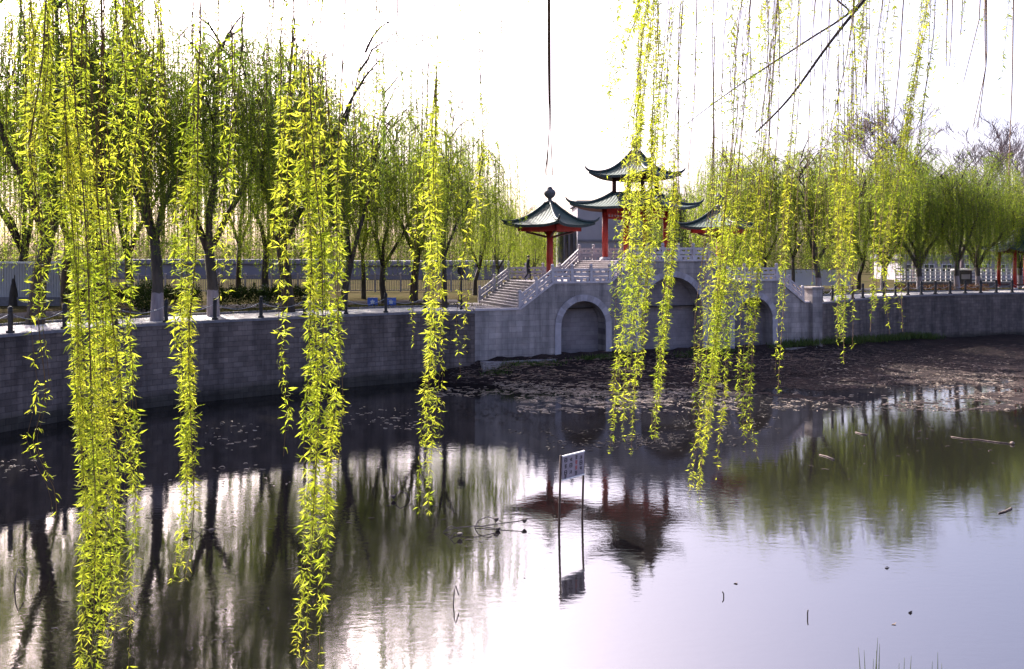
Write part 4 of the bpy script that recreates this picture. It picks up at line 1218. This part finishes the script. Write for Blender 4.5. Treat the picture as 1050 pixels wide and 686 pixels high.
E = [(0, 1), (1, 2), (2, 3), (3, 4), (4, 5), (5, 6), (0, 7), (7, 8), (8, 9), (9, 10), (0, 11), (11, 12), (12, 13), (13, 14),
     (2, 15), (15, 16), (16, 17), (17, 18), (2, 19), (19, 20), (20, 21), (21, 22)]
def mfn(c):
    if c.z > 1.47: return 2
    if c.z < 0.93 and abs(c.y) > 0.19 and c.z < 0.87: return 2
    return 0 if c.z > 0.82 else 1
pm = skin_mesh(J, E, [M['coat'], M['trousers'], M['skin']], mfn, 'person')
person = link('person', pm); tag(person, 'person in dark clothes walking at the top of the left bridge stairs', 'person')
pp = BR(5.62, 5.3, L1 + 0.037); person.location = pp; person.rotation_euler = (0, 0, 0.15); person.scale = (1.1, 1.1, 1.05)
mb = MB(); mb.lathe([(0.02, 0.0), (0.088, 0.0), (0.095, 0.05), (0.075, 0.10), (0.02, 0.125)], (0.035, 0, 1.585), 10); mb.build('hair', M['hair'], person, smooth=True)

# ------------------------------------------------------------------ litter and reeds
def litter(name, areas, mat, label, seed, lmin, lmax, zoff=0.006, thin=0.7):
    nr = np.random.default_rng(seed); mb = MB()
    for (x0, x1, y0, y1, n) in areas:
        for _ in range(n):
            px = nr.uniform(x0, x1); py = y0 + (y1 - y0) * nr.beta(1.6, 1.6)
            p = G(px, py, 0)
            if hsh(p.x * 0.8, p.y * 1.1, seed) + 0.7 * hsh(p.x * 2.3, p.y * 3.1, seed + 1) < nr.uniform(-0.9, 0.35): continue
            z = 0.0
            if True:
                ds = lerp_tab(px, SH); dw = wall_depth(px)
                if p.y > ds:
                    for _it in range(3):
                        t = min((p.y - ds) / max(dw - ds, .1), 1); zm = mud_z(px, t, p.x, p.y); z = max(zm, 0)
                        p = G(px, py, z)
                        if p.y <= ds: break
                    if p.y > dw - 0.1 or (zm < -0.02 and p.y > ds + 0.6 and nr.uniform() < 0.85): continue
            L = nr.uniform(lmin, lmax) * nr.uniform(0.4, 1); w = nr.uniform(0.008, 0.026) * thin
            a = nr.normal(0, 0.7); k = 4
            pts = []; ca, sa = math.cos(a), math.sin(a); bend = nr.normal(0, 0.18) * L; hump = abs(nr.normal(0, 0.07)) * L
            for i in range(k):
                u = i / (k - 1) - .5
                bx_ = bend * (1 - 4 * u * u)
                pts.append((p.x + ca * u * L - sa * bx_, p.y + sa * u * L + ca * bx_, z + zoff + hump * (1 - 4 * u * u)))
            mb.tube(pts, [w * .5, w, w * .9, w * .4], 3)
    o = mb.build(name, mat)
    return tag(o, label, 'litter', kind='stuff')
litter('reed_litter', [(800, 1060, 360, 402, 4200), (920, 1060, 372, 422, 3400), (880, 1000, 362, 372, 350), (985, 1050, 400, 415, 300)], M['brown_litter'], 'brown dead reed litter covering the mud flat at right', 3, 0.1, 0.55)
litter('reed_litter', [(470, 800, 366, 394, 1500), (560, 830, 358, 376, 500), (800, 1060, 352, 372, 900)], M['brown_litter'], 'brown dead reeds and twigs lying on the bank along the foot of the bridge wall', 12, 0.12, 0.6, thin=0.9)
litter('reed_litter', [(840, 1040, 364, 400, 900), (960, 1040, 376, 412, 800), (790, 1050, 410, 422, 220), (800, 930, 400, 414, 160)], M['straw'], 'pale dry stalks scattered over the mud flat at right', 4, 0.1, 0.5)
litter('reed_litter', [(505, 745, 391, 404, 1100), (530, 760, 398, 424, 1100), (590, 680, 400, 414, 400), (440, 540, 394, 408, 140)], M['straw'], 'pale straw floating in a band before the bridge arches', 5, 0.12, 0.7)
litter('reed_litter', [(560, 760, 438, 464, 420), (500, 560, 438, 446, 50), (690, 800, 422, 446, 300), (620, 700, 442, 460, 220)], M['dark_litter'], 'dark floating litter around and behind the notice board', 6, 0.06, 0.32)
litter('reed_litter', [(780, 1050, 408, 422, 700), (780, 1000, 398, 408, 120)], M['dark_litter'], 'dark line of litter along the edge of the right mud flat', 7, 0.1, 0.4)
litter('reed_litter', [(640, 1060, 352, 410, 3800), (460, 660, 372, 396, 700)], M['dark_litter'], 'dark matted reeds and stems over the mud at the foot of the bridge and the right wall', 13, 0.1, 0.5, thin=1.0)
litter('reed_litter', [(195, 265, 432, 462, 70), (345, 440, 414, 442, 110), (0, 40, 470, 490, 25), (140, 300, 470, 500, 30)], M['straw'], 'sparse pale straw floating by the left quay wall', 8, 0.06, 0.4)
litter('reed_litter', [(150, 560, 480, 600, 70), (0, 300, 560, 686, 40), (420, 540, 520, 560, 16)], M['dark_litter'], 'sparse dark twigs floating over the tree reflections at lower left', 9, 0.05, 0.28, thin=0.35)
litter('reed_litter', [(860, 1045, 425, 480, 60), (760, 1040, 470, 540, 14)], M['brown_litter'], 'a few straws floating over the green reflections at right', 10, 0.1, 0.4, thin=0.35)

def float_stick(pts_px, r, mat, name, label, cat, knob=None):
    pts = [G(x, y, 0.02) for x, y in pts_px]
    o0 = pts[0]; mb = MB()
    rr = [r * (0.6 + 0.5 * i / (len(pts) - 1)) for i in range(len(pts))]
    mb.tube([p - o0 for p in pts], rr, 6)
    if knob: 
        c = pts[-1] - o0; mb.lathe([(knob * .4, -knob * .3), (knob, 0.02), (knob * .8, knob * .6), (knob * .2, knob)], c, 8)
    o = mb.build(name, mat, smooth=True); o.location = o0
    return tag(o, label, cat)
float_stick([(975, 447.5), (990, 450), (1003, 450.5), (1020, 453), (1038, 455)], 0.026, M['driftwood'], 'driftwood_stick', 'long crooked driftwood stick with a dark knob floating at the right edge', 'stick', 0.10)
float_stick([(840, 466), (848, 468), (855, 471)], 0.032, M['driftwood'], 'driftwood_stick', 'short pale stick floating in the green reflection, farther from the mud of two', 'stick')
float_stick([(877, 443), (884, 445), (889, 445.5)], 0.035, M['driftwood'], 'driftwood_stick', 'short pale stick floating just off the mud edge at right', 'stick')
float_stick([(1024, 526), (1031, 524), (1037, 521)], 0.03, M['driftwood'], 'driftwood_stick', 'small dark twig floating in bright water near the right edge', 'stick')
# drowned lotus stalks
def stalk(px, py, tips, pods, label):
    base = G(px, py, 0); t = empty('lotus_stalk', base, label, 'plant', 'dead lotus stalks in the pond')
    for i, tp in enumerate(tips):
        pts = [Vector((0, 0, -0.15)), Vector((0, 0, 0.02))]
        for (dx, dz) in tp: pts.append(Vector((dx, 0.1 * dx, dz)))
        mb = MB(); mb.tube(pts, [0.014] * len(pts), 5); s = mb.build('stem', M['dark_litter'], t, smooth=True)
        if i < pods:
            e = pts[-1]; mb = MB(); mb.lathe([(0.02, -0.07), (0.06, -0.03), (0.085, 0.02), (0.06, 0.045)], e, 8); mb.build('seed_pod', M['dark_litter'], s)
stalk(455, 546, [[(0.3, 0.12), (0.9, 0.16), (1.5, 0.05)], [(0.2, 0.18), (0.5, 0.05)]], 1, 'bent dead lotus stalk lying low over the water left of the notice board')
stalk(487, 541, [[(0.1, 0.2), (0.35, 0.3), (0.6, 0.22)], [(0.4, 0.06), (1.4, 0.16)]], 2, 'dead lotus stalk with two dark seed pods left of the notice board')
stalk(462, 552, [[(0.1, 0.15), (0.25, 0.1)]], 1, 'small dead lotus stub in front of the bent stalks')
stalk(420, 512, [[(-0.1, 0.2), (-0.3, 0.28), (-0.5, 0.1)]], 1, 'dead lotus stalk hooked to the left in the white reflection')
stalk(465, 620, [[(0.02, 0.3), (0.05, 0.42), (0.12, 0.2)]], 0, 'thin hooked dead stalk at bottom centre-left of the pond')
stalk(205, 548, [[(-0.15, 0.12), (-0.4, 0.1)], [(0.1, 0.15), (0.3, 0.1)]], 2, 'forked dead lotus stalk right of the second near leafy branch')
stalk(15, 605, [[(0.02, 0.3), (0.08, 0.5), (0.2, 0.3)]], 0, 'thin dead stalk at the lower left edge of the pond')
stalk(828, 633, [[(0.0, 0.10), (0.01, 0.16)]], 0, 'tiny dead stub alone in the lavender water at lower right')
stalk(742, 612, [[(0.0, 0.07), (-0.03, 0.12)]], 0, 'tiny dead stub alone in the white water at lower centre')
# floating leaves
for px, py, lab in ((907, 582, 'single brown leaf floating in the lavender water at lower right'), (931, 628, 'pale curled leaf floating below the brown leaf'), (914, 640, 'narrow dark leaf floating just above the grass tuft'), (752, 598, 'small dark leaf floating in the white water')):
    p = G(px, py, 0.012); v, q = leaf_arrays(np.zeros((1, 3)), np.array([[1.0, 0.3, 0.05]]), 0.14, 0.07)
    o = link('floating_leaf', np_mesh('floating_leaf', v, q, M['brown_litter'])); o.location = p; tag(o, lab, 'leaf')

# weeds at the foot of the walls
def grass_patch(name, pts, n, hmin, hmax, mat, label, seed, spread):
    nr = np.random.default_rng(seed); B = []
    for (x, y, z) in pts:
        b = np.array([x, y, z])[None] + nr.normal(size=(n, 3)) * np.array([spread, spread * .5, 0]); B.append(b)
    B = np.concatenate(B); k = len(B); d = nr.normal(size=(k, 3)) * np.array([.35, .35, 0]); d[:, 2] = 1
    v, q = leaf_arrays(B, d, nr.uniform(hmin, hmax, k), nr.uniform(.03, .06, k))
    o = link(name, np_mesh(name, v, q, mat)); tag(o, label, 'grass', kind='stuff')
pts = []
for px in np.arange(865, 960, 5):
    D = wall_depth(px) - 0.8; ds = lerp_tab(px, SH); t = (D - ds) / (wall_depth(px) - ds); pts.append(((px - CX) / F * D, D, mud_z(px, t, (px - CX) / F * D, D)))
for px in np.arange(800, 865, 8):
    D = wall_depth(px) - 0.4; ds = lerp_tab(px, SH); t = (D - ds) / (wall_depth(px) - ds); pts.append(((px - CX) / F * D, D, mud_z(px, t, (px - CX) / F * D, D)))
grass_patch('wall_foot_grass', pts, 130, 0.25, 0.75, M['green_grass'], 'dark green weeds at the foot of the right quay wall', 3, 0.5)
pts = []
for px in list(np.arange(505, 570, 6)) + list(np.arange(600, 640, 6)) + list(np.arange(700, 760, 9)):
    D = wall_depth(px) - 1.1; ds = lerp_tab(px, SH); t = max((D - ds) / (wall_depth(px) - ds), 0); pts.append(((px - CX) / F * D, D, mud_z(px, t, (px - CX) / F * D, D)))
grass_patch('wall_foot_grass', pts, 90, 0.12, 0.4, M['green_grass'], 'thin weeds on the bank below the bridge wall', 4, 0.45)
pts = [(p.x, p.y, QZ - 0.04) for p in along(offset_line(WL, 5.6), 0.6) if p.y > 30]
grass_patch('verge_grass', pts, 130, 0.08, 0.30, M['dry_grass'], 'dry grass verge behind the left promenade', 5, 0.8)
pts = [(p.x, p.y, QZ - 0.04) for p in along(offset_line(WR, 5.6), 0.6) if p.x < 70]
grass_patch('verge_grass', pts, 90, 0.08, 0.30, M['dry_grass'], 'dry grass verge behind the right promenade', 6, 0.8)

# grass blades rising from the near bank
def tuft(px, blades, label, seed):
    rnd = random.Random(seed); D = 3.3
    base = P(px, D, 5.22); mb = MB()
    for (dx, topy, ddx) in blades:
        zt = CZ - (topy - HY) / F * D
        h = zt - base.z; x0 = dx / F * D; x1 = (dx + ddx) / F * D
        y0 = rnd.uniform(-.05, .05)
        pts = [(x0, y0, -0.1), (x0 + (x1 - x0) * .15, y0, h * .45), (x0 + (x1 - x0) * .45, y0, h * .8), (x1, y0, h)]
        mb.tube(pts, [0.004, 0.0042, 0.003, 0.0006], 4)
    o = mb.build('grass_tuft', M['green_grass'], smooth=True); o.location = base
    tag(o, label, 'grass', 'grass tufts on the near bank')
tuft(892, [(-6, 662, -4), (-2, 668, -6), (6, 657, 5), (4, 664, 0), (7, 660, 3), (1, 675, 2)], 'taller green grass tuft at the bottom edge, left of two', 1)
tuft(938, [(-8, 680, 3), (-3, 678, 5), (2, 682, -2), (24, 675, -2), (28, 673, 0), (20, 681, 1), (-16, 682, 2)], 'shorter green grass tuft at the bottom edge, right of two', 2)

# ------------------------------------------------------------------ the near willows
WK = 0.95
def near_branch(parent, path, D, width, subs, leaf_len, gap, y0, mat, per=3, ragged=90, stem=0.0028, ztop=9.5, seed=0, leafw=0.165, taper=True, sparse=0.0):
    """path: (px,py) points down the branch; leaves start at y0; subs thin shoots share the bundle"""
    rnd = random.Random(seed * 7 + 1); nr = np.random.default_rng(seed * 13 + 5)
    lines, rads, LB, LD, LL = [], [], [], [], []
    ybot = path[-1][1]; ytop = path[0][1]
    pxs = [p[0] for p in path]; pys = [p[1] for p in path]
    top = PY(pxs[0], pys[0], D)
    for s in range(subs):
        off = 0 if subs == 1 else rnd.gauss(0, 0.6) * width * WK
        off = max(-width * WK, min(width * WK, off))
        dd = rnd.uniform(-.16, .16) if subs > 1 else 0
        yb = ybot - (abs(rnd.gauss(0, 1)) * ragged if s > 0 else 0)
        yb = min(max(yb, y0 + 60), ybot)
        st = 0 if s == 0 else min(rnd.uniform(0, 0.45) * (ybot - ytop), max(y0 - ytop - 20, 0) + rnd.uniform(0, 120))
        ys = np.arange(ytop + st, yb + 1, 16.0)
        if len(ys) < 4: ys = np.linspace(ytop, yb, 5)
        ph = rnd.uniform(0, 6); fq = rnd.uniform(0.008, 0.02)
        fr = np.clip((ys - ys[0]) / 90.0, 0, 1)
        x = np.interp(ys, pys, pxs) + off * fr + np.sin(ys * fq + ph) * min(width, 10) * 0.35 * fr
        Dl = D + dd * fr
        l = np.stack([(x - CX) / F * Dl, Dl, CZ - (ys - HY) / F * Dl], 1)
        if s == 0 and ztop > l[0][2]:
            tp = np.array([[l[0][0] + 0.02, D, ztop], [l[0][0] + 0.015, D, (ztop + l[0][2]) / 2]])
            l = np.concatenate([tp, l]); ys = np.concatenate([[-400, -200], ys])
        k = len(l)
        lines.append(l); rads.append(np.linspace(stem, stem * 0.4, k) * (1.0 if s == 0 else 0.55))
        seg = np.linalg.norm(np.diff(l, axis=0), axis=1); cum = np.concatenate([[0], np.cumsum(seg)])
        n = int(cum[-1] / gap)
        a = np.sort(nr.uniform(0, cum[-1], n)) 
        yy = np.interp(a, cum, ys)
        clump = 0.62 + 0.38 * np.sin(a * rnd.uniform(9, 16) + ph * 2) * np.sin(a * rnd.uniform(3, 6) + ph)
        prob = np.clip((yy - y0 + 110) / 190.0, 0, 1) ** 1.5 * np.clip(clump + 0.15, 0.25, 1)
        keep = nr.uniform(0, 1, n) < np.maximum(prob, sparse); a = a[keep]; yy = yy[keep]
        if len(a) == 0: continue
        p = np.stack([np.interp(a, cum, l[:, c]) for c in range(3)], 1)
        tail = np.clip((yb - yy) / 160.0, 0, 1) if taper else np.ones(len(a))
        for j in range(per):
            sel = nr.uniform(0, 1, len(a)) < (0.45 + 0.55 * tail)
            m = sel.sum()
            if m == 0: continue
            az = nr.uniform(0, 2 * math.pi, m)
            d = np.stack([np.cos(az), np.sin(az), nr.normal(-0.55, 0.55, m)], 1)
            LB.append(p[sel] + nr.normal(scale=0.002, size=(m, 3))); LD.append(d)
            LL.append(leaf_len * nr.uniform(0.4, 1.35, m) * (0.75 + 0.25 * tail[sel]))
    v, q = ribbon_tubes(lines, rads)
    o0 = np.array([top.x, top.y, top.z]) * 0
    o = link('hanging_branch', np_mesh('hanging_branch', v, q, M['twig'], smooth=True), parent)
    if LB:
        LB = np.concatenate(LB); LD = np.concatenate(LD); LL = np.concatenate(LL)
        v, q = leaf_arrays(LB, LD, LL, LL * nr.uniform(leafw * .8, leafw * 1.35, len(LL)), droop=0.22)
        link('leaves', np_mesh('leaves', v, q, mat), o)
    return o

nl = empty('willow_tree', (0, 0, 0), 'near willow whose long yellow-green leafy branches hang across the left half', 'tree', 'near willows over the pond')
nrw = empty('willow_tree', (0, 0, 0), 'near willow whose finer leafy branches and bare twigs hang across the right half', 'tree', 'near willows over the pond')
# trunks and overhead limbs, above and behind the camera
def limb(parent, name, pts, rr, n=9):
    mb = MB(); mb.tube(spline([Vector(p) for p in pts], 5), list(np.interp(np.linspace(0, 1, (len(pts) - 1) * 5 + 1), np.linspace(0, 1, len(rr)), rr)), n)
    mb.build(name, M['bark'], parent, smooth=True)
limb(nl, 'trunk', [(-4.6, -1.2, 5.8), (-4.5, -1.1, 7.4), (-4.1, -0.6, 9.0), (-3.6, 0.2, 10.2), (-2.9, 1.6, 10.9)], [0.42, 0.34, 0.3, 0.24, 0.16])
limb(nl, 'limb', [(-3.6, 0.2, 10.1), (-2.6, 2.0, 9.9), (-1.7, 2.85, 9.6), (-0.9, 2.95, 9.5), (0.3, 3.2, 9.45)], [0.2, 0.1, 0.06, 0.045, 0.02])
limb(nrw, 'trunk', [(5.8, -1.0, 5.8), (5.7, -0.9, 7.5), (5.2, -0.2, 9.2), (4.6, 0.8, 10.6), (3.9, 2.2, 11.4)], [0.45, 0.36, 0.32, 0.25, 0.16])
limb(nrw, 'limb', [(4.6, 0.8, 10.5), (3.6, 2.6, 10.4), (2.7, 3.9, 10.1), (1.6, 4.2, 9.95), (0.6, 4.3, 9.85)], [0.2, 0.11, 0.07, 0.045, 0.02])

A = M['near_leaf']; Bm = M['near_leaf_small']
LEFT = [  # path, D, width, subs, leaf_len, gap, y0
    ([(50, -60), (45, 60), (30, 150), (42, 240), (36, 330), (44, 400), (30, 455), (55, 505), (56, 545)], 2.7, 6, 2, 0.042, 0.020, -60, 2),
    ([(52, -60), (48, 100), (52, 220), (60, 300)], 2.9, 20, 6, 0.040, 0.017, -60, 3),
    ([(62, -60), (68, 120), (80, 260), (88, 400), (95, 520), (90, 620), (80, 740)], 2.75, 24, 8, 0.044, 0.0135, 60, 3),
    ([(90, -60), (95, 150), (100, 300), (105, 420), (112, 520), (108, 620), (100, 720)], 2.95, 22, 5, 0.042, 0.015, 170, 3),
    ([(118, -60), (138, 80), (122, 200), (118, 320), (124, 420), (130, 500), (124, 600), (116, 690)], 2.8, 13, 4, 0.042, 0.018, -30, 3),
    ([(140, -60), (148, 60), (155, 110)], 3.0, 22, 6, 0.040, 0.017, -60, 3),
    ([(165, -60), (160, 100), (152, 200), (148, 290)], 3.1, 16, 4, 0.038, 0.024, -20, 2),
    ([(200, -60), (198, 100), (190, 220), (186, 330), (190, 430), (188, 520), (176, 610)], 2.8, 12, 5, 0.042, 0.014, 60, 3),
    ([(205, -60), (206, 80), (200, 200)], 3.2, 10, 3, 0.038, 0.02, 20, 2),
    ([(242, -60), (240, 60), (236, 160), (228, 240), (234, 320)], 3.0, 11, 4, 0.040, 0.018, 50, 3),
    ([(305, -60), (300, 80), (294, 180), (288, 280), (284, 360), (292, 420), (290, 475)], 2.9, 9, 3, 0.044, 0.019, 80, 3),
    ([(316, -60), (312, 60), (314, 160), (322, 260), (326, 380), (322, 480), (318, 570), (304, 720)], 2.7, 19, 7, 0.045, 0.0135, 95, 3),
    ([(330, -60), (336, 120), (338, 220), (336, 340)], 2.95, 17, 5, 0.042, 0.017, 150, 3),
    ([(356, -60), (352, 60), (350, 200), (347, 330), (352, 410), (349, 495)], 2.85, 7, 2, 0.044, 0.019, 120, 3),
    ([(390, -60), (388, 60), (382, 140), (378, 240)], 3.2, 9, 4, 0.038, 0.018, 70, 3),
    ([(428, -60), (427, 100), (424, 200), (420, 290), (421, 370)], 3.2, 5, 2, 0.036, 0.020, 190, 3),
    ([(454, -60), (448, 60), (442, 160), (444, 260), (443, 360), (439, 450), (436, 545)], 2.95, 13, 5, 0.040, 0.0145, 70, 3),
    ([(462, -60), (462, 60), (458, 160), (455, 230)], 3.3, 14, 4, 0.036, 0.020, 90, 2),
    ([(498, -60), (494, 80), (496, 160), (482, 250), (474, 330), (478, 392)], 3.1, 9, 3, 0.038, 0.019, 100, 3),
    ([(516, -60), (512, 60), (505, 150)], 3.6, 5, 2, 0.030, 0.022, -40, 2),
    ([(548, -60), (540, 30), (532, 110)], 3.7, 4, 2, 0.028, 0.026, -40, 2),
    ([(285, -60), (278, 60), (270, 170)], 3.3, 10, 3, 0.034, 0.03, 10, 2),
    ([(10, -60), (12, 80), (14, 200), (12, 270)], 3.2, 12, 4, 0.038, 0.028, -60, 2),
    ([(410, -60), (404, 60), (402, 130)], 3.5, 6, 2, 0.032, 0.026, 40, 2),
    ([(30, -60), (32, 60), (28, 160), (24, 250)], 3.1, 13, 5, 0.040, 0.018, -80, 3),
    ([(75, -60), (74, 60), (78, 150), (84, 260)], 3.2, 16, 5, 0.040, 0.018, -80, 3),
    ([(128, -60), (126, 60), (130, 140), (128, 230)], 3.0, 12, 5, 0.040, 0.018, -80, 3),
    ([(160, -60), (166, 40), (170, 120), (172, 190)], 3.3, 9, 4, 0.036, 0.02, -80, 2),
    ([(225, -60), (222, 40), (226, 130)], 3.3, 8, 3, 0.034, 0.024, -80, 2),
    ([(300, -60), (296, 60), (290, 170), (286, 260)], 3.1, 9, 4, 0.042, 0.019, 20, 3),
    ([(104, -60), (108, 200), (120, 350), (132, 470), (136, 545)], 2.75, 12, 5, 0.044, 0.017, 260, 3),
    ([(338, -60), (330, 40), (322, 120), (326, 200)], 3.3, 13, 4, 0.036, 0.022, -20, 2),
    ([(368, -60), (362, 80), (366, 170), (360, 260)], 3.2, 7, 3, 0.036, 0.022, 60, 2),
]
for i, (path, D, w, subs, ll, gap, y0, per) in enumerate(LEFT):
    near_branch(nl, path, D, w, subs + (3 if subs > 4 else 1), ll * 0.67, gap * 0.62, y0, A, sparse=0.07, per=per, seed=i + 1, ragged=70 if path[-1][1] > 300 else 30)
# bare twigs over the left small pavilion
for pth in ([(562, -60), (562, 60), (563, 130), (560, 188)], [(563, -60), (564, 100), (565, 150), (567, 190)], [(561.5, -60), (563, 140), (558, 186)]):
    near_branch(nl, pth, 3.3, 0, 1, 0.03, 10, 1000, A, seed=60, stem=0.0062, ztop=9.45)

RIGHT = [
    ([(674, -60), (668, 20), (662, 110), (658, 200), (648, 300), (638, 390), (636, 475)], 4.0, 13, 9, 0.038, 0.0125, -40, 3),
    ([(660, -60), (656, 60), (650, 180), (642, 280), (636, 360)], 4.15, 16, 7, 0.038, 0.0145, 120, 3),
    ([(690, -60), (684, 80), (676, 200), (664, 300), (656, 395)], 4.2, 10, 5, 0.036, 0.016, 60, 3),
    ([(702, -60), (698, 80), (694, 200), (688, 280), (681, 360), (672, 460)], 3.9, 7, 4, 0.038, 0.014, 150, 3),
    ([(668, -60), (652, 15), (634, 55), (616, 118)], 3.8, 9, 4, 0.052, 0.020, -200, 3),
    ([(775, -60), (764, 80), (754, 200), (744, 310), (734, 400), (722, 470), (716, 525)], 3.9, 14, 8, 0.039, 0.013, 185, 3),
    ([(766, -60), (756, 120), (745, 230), (733, 320)], 4.2, 14, 5, 0.037, 0.017, 180, 3),
    ([(735, -60), (730, 200), (716, 320), (714, 390)], 4.0, 5, 2, 0.034, 0.018, 320, 3),
    ([(798, -60), (788, 120), (777, 240), (768, 340), (763, 420), (769, 475)], 4.0, 9, 5, 0.038, 0.015, 165, 3),
    ([(820, -60), (815, 100), (806, 230), (803, 320), (797, 412)], 4.1, 6, 3, 0.037, 0.015, 150, 3),
    ([(876, -60), (872, 120), (870, 220), (866, 310), (863, 375)], 4.0, 14, 7, 0.040, 0.0145, 150, 3),
    ([(852, -60), (850, 140), (846, 230), (846, 300)], 4.3, 10, 4, 0.036, 0.018, 165, 3),
    ([(910, -60), (905, 60), (906, 190), (898, 280), (895, 340)], 4.1, 9, 5, 0.038, 0.016, 120, 3),
    ([(962, -60), (950, 30), (938, 100), (928, 180), (914, 260), (920, 345)], 4.0, 9, 6, 0.038, 0.0145, 0, 3),
    ([(890, -60), (888, 60), (884, 160), (880, 250)], 4.4, 14, 5, 0.036, 0.019, 150, 3),
    ([(838, -60), (832, 120), (826, 200), (822, 270)], 4.5, 9, 3, 0.034, 0.021, 160, 2),
    ([(862, -60), (860, 120), (856, 230), (858, 315)], 4.2, 13, 5, 0.040, 0.016, 150, 3),
    ([(750, -60), (746, 140), (738, 260), (728, 370), (722, 440)], 4.1, 12, 5, 0.038, 0.015, 200, 3),
    ([(790, -60), (786, 100), (780, 180), (784, 250)], 4.6, 10, 4, 0.034, 0.020, 160, 2),
]
for i, (path, D, w, subs, ll, gap, y0, per) in enumerate(RIGHT):
    near_branch(nrw, path, D, w, subs + 3, ll * 0.72, gap * 0.62, y0, Bm, sparse=0.14, per=per, seed=i + 101, ragged=60, ztop=9.9, stem=0.0032)
# thin, sparsely leafed shoots against the sky
rs = random.Random(77)
SP = [(rs.uniform(612, 960), rs.uniform(60, 185)) for _ in range(50)] + [(975, 95), (1003, 60), (1024, 110)]
for i, (x, yb) in enumerate(SP):
    lean = rs.uniform(6, 22)
    near_branch(nrw, [(x + lean * 1.4, -60), (x + lean * .6, yb * .4), (x, yb)], rs.uniform(4.2, 5.6), 6, rs.choice((2, 3, 4)), rs.uniform(0.028, 0.042), rs.uniform(0.007, 0.014), -250, Bm, per=1, seed=i + 300, ragged=40, ztop=10.0, stem=0.0021, leafw=0.2)
for i, pth in enumerate([[(972, -60), (971, 20), (970, 78)], [(978, -60), (976, 30), (973, 76)], [(1008, -60), (1004, 20), (986, 92)], [(1010, -60), (1010, 40), (1011, 70), (996, 138)],
                         [(1011, -60), (1012, 60), (1002, 135)], [(1040, -60), (1038, 80), (1034, 190)], [(990, -60), (985, 40)], [(885, -60), (868, 60), (848, 150)],
                         [(716, -60), (712, 100), (704, 190)], [(930, -60), (922, 70), (912, 160)], [(800, -60), (792, 90), (786, 175)]]):
    near_branch(nrw, pth, 4.4 + 0.1 * (i % 3), 0, 1, 0.03, 10, 1000, Bm, seed=400 + i, stem=0.0055, ztop=10.0)
# two leafless boughs slanting down from the upper right
def bough(pts, D, r0, r1):
    p = [PY(x, y, D) for x, y in pts]; mb = MB(); s = spline(p, 4)
    mb.tube(s, list(np.linspace(r0, r1, len(s))), 6); mb.build('bough', M['bark'], nrw, smooth=True)
bough([(960, -90), (915, -35), (886, 0), (850, 45), (810, 100), (775, 136)], 4.2, 0.012, 0.004)
bough([(930, -60), (880, 5), (830, 40), (790, 66), (740, 100), (695, 134)], 4.6, 0.008, 0.002)
bough([(858, 0), (868, 8), (872, 12), (880, 4)], 4.3, 0.005, 0.004)

# ------------------------------------------------------------------ light
SUN_EL, SUN_AZ = 38.0, -31.0          # degrees; azimuth from +Y, negative to the left
EXPOSURE = 1.62
w = bpy.data.worlds.new('World'); SC.world = w; w.use_nodes = True
nt = w.node_tree; bg = nt.nodes['Background']
sk = nt.nodes.new('ShaderNodeTexSky'); sk.sky_type = 'NISHITA'; sk.sun_disc = False
sk.sun_elevation = R(SUN_EL); sk.sun_rotation = R(SUN_AZ); sk.altitude = 0; sk.air_density = 0.8; sk.dust_density = 6.0; sk.ozone_density = 1.0
tint = nt.nodes.new('ShaderNodeMix'); tint.data_type = 'RGBA'; tint.blend_type = 'MULTIPLY'; tint.inputs[0].default_value = 1.0
tint.inputs[7].default_value = (1.02, 0.95, 1.07, 1)      # cool violet white balance of the hazy sky
nt.links.new(sk.outputs[0], tint.inputs[6]); nt.links.new(tint.outputs[2], bg.inputs[0]); bg.inputs[1].default_value = 0.15
sd = bpy.data.lights.new('sun', 'SUN'); sd.energy = 5.0; sd.angle = R(0.5); sd.color = (1.0, 0.94, 0.84)
so = bpy.data.objects.new('sun', sd); COL.objects.link(so)
e, a = R(SUN_EL), R(SUN_AZ)
sv = Vector((math.sin(a) * math.cos(e), math.cos(a) * math.cos(e), math.sin(e)))
so.rotation_euler = (-sv).to_track_quat('-Z', 'Y').to_euler()
so.location = (-20, 60, 60)

cam = bpy.data.cameras.new('camera'); co = bpy.data.objects.new('camera', cam); COL.objects.link(co)
co.location = (0, 0, CZ); co.rotation_euler = (math.pi / 2, 0, 0)
cam.sensor_width = 36; cam.lens = F / 1050 * 36; cam.shift_y = -(343 - HY) / 1050
cam.clip_end = 2000; cam.clip_start = 0.05
SC.camera = co
SC.view_settings.view_transform = 'Standard'; SC.view_settings.look = 'None'
SC.view_settings.exposure = EXPOSURE; SC.view_settings.gamma = 1
SC.view_settings.use_curve_mapping = False
SC.cycles.max_bounces = 8; SC.cycles.transmission_bounces = 4; SC.cycles.diffuse_bounces = 4
